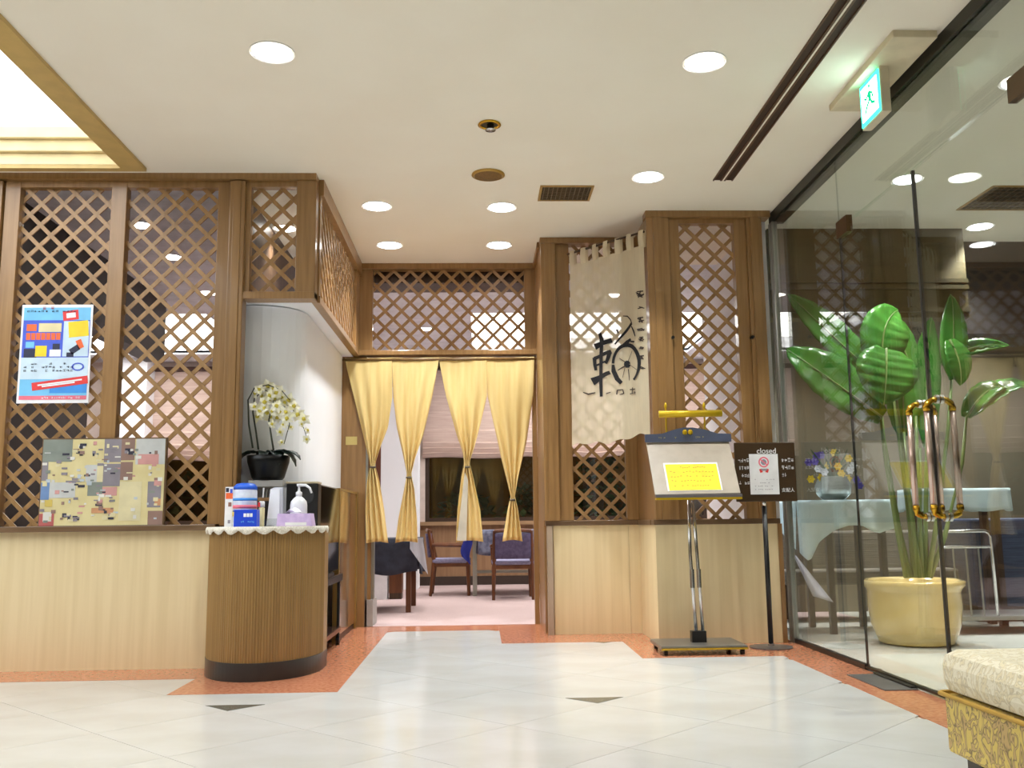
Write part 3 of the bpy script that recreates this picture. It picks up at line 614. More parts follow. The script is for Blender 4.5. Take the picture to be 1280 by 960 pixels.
for a, l, z, w in ((168, .2, -.03, .09), (-20, .22, -.02, .1), (300, .17, -.05, .09), (262, .13, -.02, .09), (340, .19, -.06, .1), (60, .15, .02, .08), (120, .16, .0, .08)):
    d = Vector((math.cos(math.radians(a)), math.sin(math.radians(a))*.6, 0)); c = Vector((px_, py_, zt+hp-.01))
    leaf(orch, (c, c+d*l*.4+Vector((0, 0, .05)), c+d*l*.8+Vector((0, 0, .04)), c+d*l+Vector((0, 0, z))), w, LEAFD)
FLW = mat('orchid_petal', (246, 244, 228), .6, c2=(240, 238, 208), scale=(20, 20, 20)); FLY = mat('orchid_yellow', (216, 200, 70), .6); STEMM = mat('orchid_stem', (60, 66, 56), .5)
def Oq(px, py, dy=0): return P(px, py, 5.92+dy)
stems = [[(316, 560), (311, 530), (310, 500), (318, 485), (335, 481), (352, 488), (362, 500)], [(323, 562), (320, 540), (316, 515), (318, 498), (330, 487), (345, 495), (366, 512), (378, 530), (384, 549)], [(342, 563), (339, 545), (336, 525), (342, 500), (358, 510), (362, 530), (355, 555)]]
for si, st in enumerate(stems):
    MB().tube([Oq(x, y, (-.03, 0, -.05)[si]+.004*k) for k, (x, y) in enumerate(st)], [.006, .0055, .005, .004, .0035, .003, .0025, .0022, .002][:len(st)], 8).build('stem', STEMM, orch, smooth=True)
flower_me = None
fpos = [(324, 487), (335, 483), (342, 486), (350, 489), (338, 494), (331, 503), (346, 508), (355, 503), (334, 516), (322, 521), (347, 522), (361, 500), (340, 530), (354, 531), (363, 534), (372, 518), (377, 530), (384, 538), (383, 549), (352, 553), (328, 495), (357, 515), (344, 499), (350, 540), (326, 513), (320, 492), (336, 500), (341, 514), (330, 510), (352, 497), (367, 508), (338, 521), (349, 515), (318, 508), (345, 491), (359, 523), (380, 524)]
for k, (fx, fy) in enumerate(fpos):
    c = Oq(fx, fy, random.uniform(-.07, .03))
    if flower_me is None:
        f = MB(); R_ = .034
        for q in range(5):
            a = 2*PI*q/5+PI/2; d = Vector((math.cos(a), 0, math.sin(a))); s_ = Vector((-d.z, 0, d.x)); L = R_*(1 if q % 2 else 1.15)
            f.add([(0, -.004, 0), d*L*.5+s_*L*.36+Vector((0, -.004, 0)), d*L+Vector((0, .006, 0)), d*L*.5-s_*L*.36+Vector((0, -.004, 0))], [(0, 1, 2, 3)])
        f.cur = 1; f.lathe([(.001, -.012), (.009, -.006), (.011, 0), (.002, .012)], (0, -.006, 0), 8)
        fo = f.build('flower', [FLW, FLY], None); flower_me = fo.data
    else: fo = bpy.data.objects.new('flower', flower_me); col.objects.link(fo)
    fo.parent = orch; fo.location = c-orch.location; fo.rotation_euler = (random.uniform(-.6, .4), random.uniform(0, 6), random.uniform(-.7, .7)); s_ = random.uniform(1.0, 1.4)*(.65 if fy > 528 else 1); fo.scale = (s_, s_, s_)
# dark cabinet on a wheeled stand
ct = thing('equipment_cart', 'dark wheeled cart with two shelves beside the counter', 'cart', (-1.12, 6.45, 0))
for z in (.09, .455): B('shelf', mat('cart_brown', (70, 50, 44), .15, c2=(56, 40, 36), scale=(3, 20, 20)), ct, -1.155, -.99, 6.05, 6.88, z, z+.035, bevel=.004)
for x in (-1.14, -1.005):
    for y in (6.08, 6.85):
        MB().tube([(x, y, .06), (x, y, .46)], .011, 10).build('post', BLACK, ct)
        MB().tube([(x-.012, y, .03), (x+.012, y, .03)], .03, 14).build('castor', BLACK, ct)
B('fascia', BLACK, ct, -.992, -.982, 6.05, 6.88, .445, .492)
t = thing('television', 'black glossy flat screen standing edge on beside the white niche', 'television', (-1.08, 6.4, .49))
B('screen', GLOSSBLK, t, -1.03, -1.012, 6.06, 6.87, .52, 1.09, bevel=.004); B('casing', BLACK, t, -1.12, -1.03, 6.05, 6.88, .51, 1.10, bevel=.01); B('foot', BLACK, t, -1.13, -1.0, 6.3, 6.6, .4905, .515)
t = thing('loudspeaker', 'black equipment box with beige top edge behind the pump bottle', 'equipment box', (-1.13, 5.92, 0))
xl, xr = P(349, 603, 5.9).x, P(398, 603, 5.9).x; zt = P(375, 602, 5.9).z
B('body', BLACK, t, xl+.045, xr, 6.02-.12, 6.02-.005, .0, zt-.012, bevel=.006); B('top', mat('beige_plastic', (190, 178, 150), .4), t, xl+.04, xr+.003, 5.895, 6.017, zt-.013, zt, bevel=.006)
MB().tube([(xr-.07, 5.898, zt-.09), (xr-.07, 5.888, zt-.09)], .045, 24).build('cone', mat('cone_grey', (44, 44, 46), .5), t)
t = thing('low_partition', 'glossy brown low partition with brass edge beside the entrance', 'partition', (-1.02, 7.4, 0))
B('panel', mat('gloss_brown', (138, 100, 62), .1, c2=(120, 84, 50), scale=(3, 3, 14), coat=.7), t, -1.05, -1.02, 6.93, 7.86, .05, 1.085)
for a in ((-1.055, -1.012, 6.9, 6.93, 0, 1.1), (-1.055, -1.012, 7.86, 7.92, 0, 1.1)): B('post', mat('brass_wood', (150, 118, 60), .3, .2), t, *a)
B('top_edge', MATS['brass_wood'], t, -1.055, -1.012, 6.93, 7.86, 1.085, 1.1); B('plinth', BLACK, t, -1.05, -1.03, 6.93, 7.86, 0, .05)

# ------------------------------------------------------------------ entrance curtains
YC = YE-.045
rod = MB().tube([(P(428, 452, YC).x, YC, 2.222), (P(671, 450, YC).x, YC, 2.222)], .012, 12).build('curtain_rod', mat('rod_brown', (120, 90, 50), .4), None, smooth=True); tag(rod, 'thin brown rod carrying the yellow entrance curtains', 'rod')
def interp(tab, y):
    for (y0, a), (y1, b) in zip(tab[:-1], tab[1:]):
        if y <= y1:
            t_ = (y-y0)/(y1-y0) if y1 > y0 else 0; t_ = max(0, t_); return a+(b-a)*t_
    return tab[-1][1]
def tail(parent, Lp, Rp, tie, nf, ph, lining=False):
    ys = [454+(679-454)*k/46 for k in range(47)]
    def fn(u, v):
        y = ys[min(46, int(round(v*46)))]; l, r = interp(Lp, y), interp(Rp, y)
        a = P(l, y, YC).x; b = P(r, y, YC).x; zz = 2.238-(2.238-P(548, 678, YC).z)*v
        amp = .006+.022*max(0, 1-(r-l)/58); amp *= min(1, v*6+.25)
        if abs(y-tie) < 6: amp *= .5
        return (a+(b-a)*u, YC+amp*math.sin(2*PI*nf*u+ph+1.2*math.sin(v*5))+.006*math.sin(9*v+u*4), zz+(.012*math.sin(PI*u) if v > .97 else 0))
    o = MB().grid(fn, 44, 46).build('curtain_tail', YCURT, parent, smooth=True, solid=.003)
    cx = (interp(Lp, tie)+interp(Rp, tie))/2; c = P(cx, tie, YC)
    MB().lathe([(.024, -.008), (.028, 0), (.024, .008)], (c.x, YC, c.z), 16).build('tie_band', mat('tie_dark', (92, 84, 70), .7), o, smooth=True)
    return o
c1 = thing('split_curtain', 'yellow split curtain with two tied tails beside the low partition', 'curtain', (P(490, 454, YC).x, YC, 1.0), 'yellow split curtains of the entrance')
tail(c1, [(454, 431), (470, 434), (530, 449), (570, 459), (585, 463), (605, 459), (640, 457), (679, 458)], [(454, 490), (503, 490.5), (540, 485), (565, 475), (585, 468.5), (605, 474), (640, 480), (679, 485)], 584, 3.5, 0)
tail(c1, [(454, 489.5), (503, 491.5), (540, 496), (570, 503), (597, 508.5), (615, 505), (650, 498), (679, 494)], [(454, 549), (462, 548), (500, 541), (550, 529), (575, 520), (597, 514), (615, 518), (650, 521), (679, 522)], 597, 3.5, 1.5)
c2 = thing('split_curtain', 'yellow split curtain with two tied tails and a pale lining beside the alcove', 'curtain', (P(608, 454, YC).x, YC, 1.0), 'yellow split curtains of the entrance')
tail(c2, [(454, 549), (462, 549.5), (500, 557), (550, 571), (570, 578), (584, 580.5), (600, 577), (640, 572), (679, 570)], [(454, 608), (502, 609), (540, 600), (565, 593), (584, 586.5), (600, 591), (640, 600), (679, 604)], 584, 3.5, .7)
tail(c2, [(454, 607.5), (502, 609.5), (540, 618), (580, 627), (610, 635), (625, 638.5), (640, 635), (679, 628)], [(454, 668), (500, 667), (560, 658), (600, 648), (625, 643.5), (640, 647), (679, 653)], 625, 3.5, 2.2)
a = P(581, 590, YC-.035); b = P(571, 676, YC-.035); c = P(583, 676, YC-.035)
MB().prism([a, b, c, P(585, 600, YC-.035)], (0, -.002, 0)).build('lining', LINING, c2)

# ------------------------------------------------------------------ hanging banner with the brush mark
NA, NB = Vector((.715, 7.12, 0)), Vector((1.213, 6.545, 0)); ND = (NB-NA); NLEN = ND.length; NN = Vector((ND.y, -ND.x, 0)).normalized()
if NN.y > 0: NN = -NN
ZNT, ZNB = 2.82, 1.405
def nhit(px, py):
    d = ray(px, py); o = Vector((0, 0, CAMH)); t_ = (NA-o).dot(NN)/d.dot(NN); return o+d*t_
def nuv(px, py):
    h = nhit(px, py); return ((h.xy-NA.xy).dot(ND.xy)/NLEN**2, h.z)
def ndisp(u, z):
    return .010*math.sin(u*15+.6)*(.5+.5*(ZNT-z)/(ZNT-ZNB))+.004*math.sin(u*31+z*3)
def npt(u, z, off=0): return NA+ND*u+Vector((0, 0, z))+NN*(ndisp(u, z)+off)
bn = thing('hanging_banner', 'sheer cream cloth banner with a black brush painted character and wheel', 'banner', (.96, 6.86, 1.4))
BANM = sheer_mat('banner_cloth', (250, 238, 206), .18)
def bedge(u): return ZNB+.012*math.sin(u*9)+.01*math.sin(u*23)+(.03*u)
MB().grid(lambda u, v: npt(.015+.97*u+(-.03*v*(1-u)), ZNT-(ZNT-bedge(u))*v), 40, 40).build('cloth', BANM, bn, smooth=True)
for k in range(7):
    u0 = .02+k*.151; u1 = u0+.062
    g = MB(); g.grid(lambda u, v: npt(u0+(u1-u0)*u, ZNT-.012+.125*v, .004+.008*math.sin(v*PI)), 3, 6); g.grid(lambda u, v: npt(u0+(u1-u0)*u, ZNT-.012+.125*v, -.022), 3, 6); g.build('hanging_loop', sheer_mat('banner_tab', (242, 230, 200), .05) if 'banner_tab' not in MATS else MATS['banner_tab'], bn, smooth=True)
MB().tube([npt(-.03, ZNT+.1, -.01), npt(.985, ZNT+.1, -.01)], .008, 10).build('rod', DARKWOOD, bn)
def brush(mb, pts, ws, sub=6):
    ws = [w*1.35 for w in ws]; q = []
    for i in range(len(pts)-1):
        for k in range(sub): f = k/sub; q.append((pts[i][0]+(pts[i+1][0]-pts[i][0])*f, pts[i][1]+(pts[i+1][1]-pts[i][1])*f, ws[i]+(ws[i+1]-ws[i])*f))
    q.append((*pts[-1], ws[-1])); L = []
    for i, (x, y, w) in enumerate(q):
        a = q[max(0, i-1)]; b = q[min(len(q)-1, i+1)]; dx, dy = b[0]-a[0], b[1]-a[1]; l = math.hypot(dx, dy) or 1
        for s_ in (-1, 1): L.append(npt(*nuv(x-dy/l*w/2*s_, y+dx/l*w/2*s_), .004))
    mb.add(L, [(2*i, 2*i+1, 2*i+3, 2*i+2) for i in range(len(q)-1)])
def cq(*pts): return [(720+x/7.38, 380+y/7.38) for x, y in pts]
g = MB()
for pts, ws in (([(170, 395), (250, 365), (335, 335)], (6, 4, 4.4)), ([(222, 270), (245, 330), (236, 520), (232, 720), (235, 855)], (4, 4.5, 4, 4, 3.2)), ([(168, 495), (172, 560), (182, 612)], (3.4, 3, 2.6)),
                ([(165, 503), (250, 470), (330, 438)], (3.2, 3, 3.6)), ([(318, 445), (305, 500), (288, 552)], (3.6, 3, 2.2)), ([(185, 565), (285, 532)], (1.8, 1.8)), ([(150, 718), (230, 675), (322, 632)], (7.5, 4.5, 3.4)),
                ([(255, 372), (290, 350), (330, 335)], (2, 4, 4)), ([(360, 372), (420, 300), (470, 235), (518, 178)], (1.4, 1.8, 2.4, 2.6)), ([(515, 205), (540, 250), (556, 300)], (1.2, 1.6, .8)),
                ([(505, 322), (470, 350), (435, 385)], (2, 3.4, 3)), ([(500, 345), (548, 350)], (1.6, 1.6)), ([(345, 560), (350, 620), (380, 690), (418, 730)], (2.2, 3.6, 4.2, 3.6))): brush(g, cq(*pts), ws)
arc = [(470+125*math.cos(a), 550+172*math.sin(a)) for a in [math.radians(x) for x in range(180, 425, 10)]]
brush(g, cq(*arc), [2.2+1.6*math.sin(PI*i/(len(arc)-1))**2 for i in range(len(arc))], 2)
hub = [(470+12*math.cos(a), 555+18*math.sin(a)) for a in [2*PI*k/10 for k in range(11)]]; brush(g, cq(*hub), [3.4]*11, 1)
g.build('brush_mark', INK, bn)
g = MB()
for pts, ws in (([(430, 110), (470, 112), (505, 145), (520, 180)], (.8, 1.2, 1.2, 1)), ([(460, 540), (400, 500)], (.7, .5)), ([(455, 570), (385, 612)], (1.3, .8)), ([(480, 600), (490, 705)], (.8, .5)), ([(475, 530), (520, 430)], (.5, .4)), ([(490, 560), (575, 610)], (.5, .4)), ([(450, 590), (430, 680)], (.5, .4)),
                ([(380, 235), (390, 270)], (2.2, 1.2)), ([(68, 815), (110, 832), (178, 818)], (.8, 1.4, 1)), ([(290, 830), (330, 815)], (.9, .7)), ([(375, 835), (380, 795), (430, 790), (440, 825), (400, 835)], (1, 1, 1, 1, .7)), ([(495, 790), (550, 785)], (1.1, .9)), ([(520, 770), (515, 830)], (1, .8)), ([(495, 830), (555, 815)], (1, .8)), ([(540, 800), (550, 835)], (.8, .8))): brush(g, cq(*pts), ws)
for k, (y, s_) in enumerate(((368, 9), (384, 8), (400, 7), (412, 7), (424, 5.5), (435, 5), (447, 5), (460, 5))):
    x = 800.5+k*.5
    q = lambda: random.uniform(-.28, .28)*s_
    for _ in range(2): brush(g, [(x-s_*.4+q(), y+q()), (x+q(), y+q()), (x+s_*.4+q(), y+q())], (.8, 1.2, .7), 2)
    if k % 2: continue
    brush(g, [(x-s_*.4, y-s_*.35), (x+s_*.45, y-s_*.45)], (1, 1.2)); brush(g, [(x+s_*.1, y-s_*.5), (x-s_*.2, y+s_*.5)], (1.1, .8)); brush(g, [(x-s_*.35, y+s_*.2), (x+s_*.4, y+s_*.4)], (.9, 1.1))
g.build('small_lettering', mat('soft_ink', (60, 50, 44), .8), bn)['kind'] = 'stuff'

# ------------------------------------------------------------------ menu stand
bx_, by_ = 1.41, 6.2
ms = thing('menu_stand', 'chrome menu stand with a tilted board holding a yellow notice', 'menu stand', (bx_, by_, 0))
xl, xr = P(824, 812, 6.1).x, P(931, 812, 6.1).x
b_ = B('base', mat('base_grey', (120, 116, 108), .3, .4), ms, xl, xr, 6.02, 6.42, .035, .06, bevel=.006); B('base_edge', BRASS, b_, xl, xr, 6.012, 6.02, .036, .048)
for x in (xl+.03, xr-.03):
    for y in (6.05, 6.38): MB().tube([(x-.011, y, .021), (x+.011, y, .021)], .021, 14).build('castor', BLACK, ms)
for dx in (0, .045):
    pts = [(P(871, 800, 6.22).x+dx, 6.22, .055), (P(866, 725, 6.22).x+dx-.004, 6.22, P(866, 725, 6.22).z), (P(863, 690, 6.22).x+dx-.002, 6.22, .62), (P(861, 630, 6.22).x+dx*.6, 6.22, .97)]
    MB().tube(pts, .0115, 12).build('pole', CHROME, ms, smooth=True); MB().tube([Vector(pts[1])-Vector((0, 0, .05)), Vector(pts[1])+Vector((0, 0, .07))], .0155, 12).build('collar', CHROME, ms)
B('socket', BLACK, ms, P(866, 800, 6.22).x-.01, P(882, 800, 6.22).x, 6.19, 6.25, .058, .13)
YT, YBm = 6.36, 6.06
A0, A1, A2, A3 = P(819, 620, YBm), P(925.5, 615, YBm), P(911, 551, YT), P(808, 553, YT)
for v in (A0, A1): v.z = (A0.z+A1.z)/2
for v in (A2, A3): v.z = (A2.z+A3.z)/2
bn_ = (A1-A0).cross(A3-A0).normalized()
if bn_.y > 0: bn_ = -bn_
brd = MB().prism([A0, A1, A2, A3], -bn_*.014).build('board', mat('board_grey', (178, 166, 150), .35, c2=(168, 156, 140)), ms)
def bp(u, v, o): return A0+(A1-A0)*u+(A3-A0)*v+(A2-A3-(A1-A0))*u*v+bn_*o
def bquad(name, u0, v0, u1, v1, o, mt, par, th=.001): return MB().prism([bp(u0, v0, o), bp(u1, v0, o), bp(u1, v1, o), bp(u0, v1, o)], bn_*th).build(name, mt, par)
nt_ = bquad('notice', .155, .05, .80, .58, .001, PAPER, brd); bquad('notice_field', .175, .06, .785, .55, .0025, mat('notice_yellow', (250, 222, 30), .6), nt_)
g = MB()
for r_, (u0, u1) in enumerate(((.32, .68), (.22, .75), (.22, .74), (.22, .74), (.24, .66))):
    for k in range(14):
        u = u0+(u1-u0)*k/14; v = .48-.085*r_+random.uniform(-.01, .01)
        if random.random() < .8: g.prism([bp(u, v, .004), bp(u+.018, v, .004), bp(u+.018, v+.012, .004), bp(u, v+.012, .004)], bn_*.0005)
g.build('notice_text', mat('ink_olive', (206, 160, 40), .7), nt_)['kind'] = 'stuff'
B('ledge', mat('ledge_grey', (110, 104, 106), .4), ms, A0.x-.0, A1.x+.005, YBm-.03, YBm+.02, A0.z-.022, A0.z-.002, bevel=.003); B('ledge_edge', GOLD, ms, A0.x, A1.x+.003, YBm-.028, YBm+.015, A0.z-.036, A0.z-.0222)
hx0, hx1, hz0, hz1 = A3.x-.012, A2.x+.012, A3.z-.002, P(850, 543, YT).z
pts = [(hx0, hz0), (hx1, hz0), (hx1, hz1), (hx0+(hx1-hx0)*.84, hz1+.003), (hx0+(hx1-hx0)*.7, hz1+.03), (hx0+(hx1-hx0)*.56, hz1+.045), (hx0+(hx1-hx0)*.44, hz1+.045), (hx0+(hx1-hx0)*.32, hz1+.028), (hx0+(hx1-hx0)*.2, hz1+.004), (hx0, hz1)]
hd_ = MB().prism([(x, YT-.02, z) for x, z in pts], (0, .016, 0)).build('header', mat('slate_blue', (84, 92, 116), .4), ms)
xm = (hx0+hx1)/2; g = MB()
for dx in (-.022, .016):
    g.cur = 0; g.lathe([(.004, -.018), (.016, -.01), (.017, .006), (.008, .018)], (xm+dx, YT-.022, hz1+.012), 10)
g.build('emblem', GOLD, hd_); g = MB()
scribble(g, 0, hx0+.09, hx0+.14, hz0+.022, .014, YT-.0205, 4); scribble(g, 0, hx0+.15, xm-.05, hz0+.022, .014, YT-.0205, 4); scribble(g, 0, xm+.05, hx1-.14, hz0+.025, .014, YT-.0205, 9)
g.build('header_lettering', mat('gold_ink', (196, 178, 110), .5), hd_)
zl = P(862, 518, 6.36).z; x0, x1 = P(823, 520, 6.36).x, P(901, 517, 6.36).x
MB().tube([(x0, 6.34, zl), (x1, 6.34, zl+.004)], .024, 14).build('picture_lamp', GOLD, ms, smooth=True)
for px in (832, 880): MB().tube([(P(px, 520, 6.38).x, 6.37, hz1-.01), (P(px, 520, 6.38).x, 6.37, zl+.05)], .006, 8).build('lamp_stem', GOLD, ms); MB().lathe([(.004, .04), (.011, .052), (.011, .064), (.003, .085)], (P(px, 520, 6.38).x, 6.37, zl), 10).build('finial', GOLD, ms, smooth=True)
# brown notice on a pole
sx, sy = P(964, 808, 6.33).x, 6.33
ps = thing('notice_sign', 'dark brown notice board on a black pole reading closed', 'sign', (sx, sy, 0))
MB().lathe([(.14, 0), (.14, .008), (.03, .014)], (sx, sy, 0), 30).build('base', mat('foot_grey', (110, 104, 104), .35, .5), ps); MB().lathe([(.022, .01), (.022, .026), (.016, .03)], (sx, sy, 0), 16).build('collar', CHROME, ps)
MB().tube([(sx, sy, .02), (sx, sy, P(956, 633, sy).z)], .0165, 14).build('pole', BLACK, ps, smooth=True); MB().tube([(sx, sy, P(956, 633, sy).z-.002), (sx, sy, P(956, 622, sy).z)], .014, 14).build('pole_cap', CHROME, ps, smooth=True)
xl, xr, zb, zt = P(919, 590, sy-.03).x, P(995, 590, sy-.03).x, P(956, 627, sy-.03).z, P(956, 553, sy-.03).z
bd = B('board', mat('sign_brown', (64, 46, 26), .35), ps, xl, xr, sy-.035, sy-.015, zb, zt, bevel=.006)
YS = sy-.0365
text_mesh('closed', .052, frameM(((xl+xr)/2+.01, YS, zt-.075), (1, 0, 0), (0, 0, 1)), 'lettering', PAPER, bd); g = MB(); W = xr-xl
for k, (z, l1) in enumerate(((zt-.135, .78), (zt-.185, .78), (zt-.235, .70), (zt-.285, 0))):
    scribble(g, 0, xl+.02, xl+W*.28, z, .028, YS, 5, .9)
    if l1: scribble(g, 0, xl+W*.76, xl+W*(.97 if k < 2 else .84), z, .028, YS, 4 if k < 2 else 2, 1)
g.build('small_print', PAPER, bd); text_mesh('支配人', .03, frameM((xl+W*.85, YS, zb+.065), (1, 0, 0), (0, 0, 1)), 'signature', PAPER, bd)
nx0, nx1, nz0, nz1 = P(937, 590, YS).x, P(973, 590, YS).x, P(956, 618, YS).z, P(956, 567.5, YS).z
nt_ = B('notice', PAPER, bd, nx0, nx1, YS-.003, YS, nz0, nz1); g = MB(); cx = (nx0+nx1)/2
def circ(mb, i, x, z, r, Y, n=20): mb.cur = i; mb.add([(x+r*math.cos(2*PI*k/n), Y, z+r*math.sin(2*PI*k/n)) for k in range(n)], [tuple(range(n))])
circ(g, 7, cx, nz1-.055, .036, YS-.0035); circ(g, 6, cx, nz1-.055, .026, YS-.0037); circ(g, 12, cx, nz1-.055, .02, YS-.0039); pq(g, 7, cx-.026, nz1-.059, cx+.026, nz1-.051, YS-.0041, -.7)
pq(g, 2, cx-.03, nz1-.125, cx-.012, nz1-.1, YS-.0035, .3); pq(g, 2, cx+.012, nz1-.125, cx+.03, nz1-.1, YS-.0035, -.3); pq(g, 12, cx-.02, nz1-.112, cx+.02, nz1-.1, YS-.0036)
for k in range(4): scribble(g, 12, nx0+.03, nx1-.03, nz0+.03+.022*k, .008, YS-.0035, 12, .6)
g.build('notice_print', PRC, nt_)

# ------------------------------------------------------------------ upholstered bench
OT = mat('brocade', (206, 178, 92), .8, c2=(176, 152, 100), scale=(26, 26, 26), detail=5, bump=.3)
def brocade(name, c_a, c_b, c_c):
    M = mat(name, c_a, .85, bump=.25, scale=(60, 60, 60)); nt = M.node_tree; N = nt.nodes; K = nt.links
    tc = N.new('ShaderNodeTexCoord'); mp = N.new('ShaderNodeMapping'); mp.inputs['Scale'].default_value = (10, 10, 7); K.new(tc.outputs['Object'], mp.inputs[0])
    no = N.new('ShaderNodeTexNoise'); no.inputs['Scale'].default_value = 1.6; no.inputs['Detail'].default_value = 1; no.inputs['Distortion'].default_value = 2.2; K.new(mp.outputs[0], no.inputs['Vector'])
    ra = N.new('ShaderNodeValToRGB'); e = ra.color_ramp.elements; e[0].color = lin(c_a); e[1].color = lin(c_a); e[0].position = 0; e[1].position = 1
    for p_, c_ in ((.44, c_a), (.475, c_c), (.51, c_b), (.56, c_b), (.585, c_c), (.62, c_a)): x = e.new(p_); x.color = lin(c_)
    K.new(no.outputs[0], ra.inputs[0]); K.new(ra.outputs[0], N['Principled BSDF'].inputs['Base Color']); return M
BR = brocade('brocade_shaded_side', (226, 202, 116), (206, 176, 120), (128, 110, 84)); BT = brocade('brocade_lit_top', (234, 226, 202), (228, 216, 182), (200, 188, 158))  # one fabric in two tones: top painted paler as lit, side as shaded
bq = thing('upholstered_bench', 'gold patterned upholstered bench, top painted paler as lit, in front of the glass doors', 'bench', (2.0, 2.6, 0))
OX0, OX1, OY0, OY1 = 1.53, 2.12, 1.75, 3.17
MB().box(OX0+.0, OX1, OY0, OY1, .085, .27).build('side_panel', BR, bq, bevel=.012)
def cush(u, v):
    x = OX0-.012+(OX1-OX0+.024)*u; y = OY0-.012+(OY1-OY0+.024)*v; e = min(u, 1-u, (v)*(OY1-OY0)/(OX1-OX0), (1-v)*(OY1-OY0)/(OX1-OX0)); return (x, y, .395+.03*min(1, e*6)**.5)
MB().box(OX0-.012, OX1+.012, OY0-.012, OY1+.012, .272, .415).build('cushion', BT, bq, bevel=.05)
MB().tube([(OX0-.012, OY0, .271), (OX0-.012, OY1, .271), (OX0, OY1+.012, .271), (OX1, OY1+.012, .271)], .008, 8).build('piping', mat('piping_gold', (190, 150, 60), .7), bq, smooth=True)
for x in (OX0+.09, OX1-.09):
    for y in (OY0+.1, OY1-.08): B('leg', mat('leg_dark', (70, 62, 54), .4), bq, x-.045, x+.045, y-.045, y+.045, 0, .086)

# ------------------------------------------------------------------ dining room
DWOOD = mat('dining_wainscot', (150, 116, 84), .5, c2=(136, 102, 72), scale=(20, 20, 1.5)); FRAMEB = mat('window_brown', (60, 42, 30), .45)
YD = 12.9
db = sempty('wall_dining', (-2.4, YD, 0), 'dining room back wall with brown wainscot')
B('wainscot', DWOOD, db, -8, 3.2, YD, YD+.1, 0, .80); B('skirting', mat('skirt_dark', (58, 44, 36), .5), db, -8, 3.2, YD-.02, YD, 0, .12); B('ledge', mat('ledge_wood', (164, 132, 98), .35), db, -8, 3.2, YD-.06, YD+.1, .80, .85)
B('upper_wall', mat('dining_wall', (222, 206, 196), .8), db, -8, 3.2, YD, YD+.1, 2.75, ZC)
WIN = [(-4.4, -2.95), (-2.85, -1.35), (-.74, .92), (1.05, 2.1), (2.2, 3.12)]
edges = [-8]+[x for w in WIN for x in w]+[3.2]
for k in range(0, len(edges), 2): B('pier', MATS['dining_wall'], db, edges[k], edges[k+1], YD, YD+.1, .85, 2.75)
BL = mat('blind_pink', (226, 204, 192), .8, c2=(214, 188, 176), scale=(3, 3, 40), trans=.25)
for k, (x0, x1) in enumerate(WIN):
    w = sempty('window_%d' % (k+2), ((x0+x1)/2, YD, .85), 'dark framed dining room window onto the garden')
    f = MB(); f.box(x0, x1, YD+.01, YD+.09, .85, .90).box(x0, x1, YD+.01, YD+.09, 2.7, 2.75).box(x0, x0+.05, YD+.01, YD+.09, .9, 2.7).box(x1-.05, x1, YD+.01, YD+.09, .9, 2.7).build('frame', FRAMEB, w)
    B('pane', GLASS, w, x0+.05, x1-.05, YD+.045, YD+.053, .9, 2.7)
    b = thing('roman_blind', ('pink roman blind in the dining window next to the bright white column', 'pink roman blind in the dining window behind the niche wall', 'pink roman blind seen between the yellow entrance curtains', 'pink roman blind in the dining window behind the hanging banner', 'pink roman blind in the dining window behind the menu stand screen')[k], 'blind', ((x0+x1)/2, YD-.06, 1.7), 'roman blinds of the dining room')
    zs = [(2.93, 0), (2.85, .01), (2.35, .004), (2.33, .02), (2.1, .006), (2.08, .03), (1.93, .012), (1.91, .045), (1.85, .02), (1.84, .055), (1.78, .02), (1.77, .06), (1.72, .025), (1.71, .0)]
    MB().grid(lambda u, v: (x0-.03+(x1-x0+.06)*u, YD-.03-zs[min(13, round(v*13))][1]-.004*math.sin(u*20), zs[min(13, round(v*13))][0]+.012*math.sin(u*PI*3)*v), 12, 13).build('cloth', BL, b, solid=.004)
    B('head_box', mat('pelmet_dark', (70, 40, 32), .6), b, x0-.03, x1+.03, YD-.07, YD-.0, 2.93, 2.99)
# garden beyond the windows
gd = struct(MB().box(-9, 6, 15.2, 15.3, 0, 4).build('wall_garden', mat('fence_lamplit', (150, 104, 30), .9, c2=(84, 62, 22), scale=(1.2, 1.2, 1.6), detail=5)), 'fence at the far side of the garden with amber lamplight painted in')  # amber of garden lamplight is put into the fence colour
struct(B('floor_garden', mat('garden_soil', (50, 42, 26), .9, c2=(36, 42, 22), scale=(5, 5, 5)), None, -9, 6, 13.0, 15.2, -.1, .3), 'dark garden bed outside the dining room')
struct(B('ceiling_garden', mat('eave', (60, 50, 40), .9), None, -9, 6, 13.0, 15.3, 4, 4.1), 'dark eave over the garden')
def bush(x, y, z, r, h, mt, label):
    g = MB(); rs = random.Random(int(x*100))
    for _ in range(150):
        th = rs.uniform(0, 2*PI); ph = rs.uniform(-.3, 1); rr = r*rs.uniform(.55, 1); c = Vector((x+rr*math.cos(th)*math.sqrt(max(.05, 1-ph*ph*.8)), y+rr*.7*math.sin(th), z+h*(.45+.5*ph)))
        d = Vector((rs.uniform(-1, 1), rs.uniform(-1, .4), rs.uniform(-.4, 1))).normalized()*.14; s_ = d.cross(Vector((rs.uniform(-1, 1), rs.uniform(-1, 1), 1))).normalized()*.05
        g.add([c-d*.5, c+s_, c+d*.6, c-s_], [(0, 1, 2, 3)])
    t = thing('garden_shrub', label, 'shrub', (x, y, z-.001)); g.build('foliage', mt, t); MB().tube([(x, y, z), (x+.05, y, z+h*.7)], .03, 8).build('stem', DARKWOOD, t)
GRN = mat('shrub_green', (70, 100, 40), .6, c2=(44, 70, 30), scale=(4, 4, 4)); GRA = mat('shrub_olive', (104, 108, 50), .7, c2=(78, 84, 40), scale=(3, 3, 3))
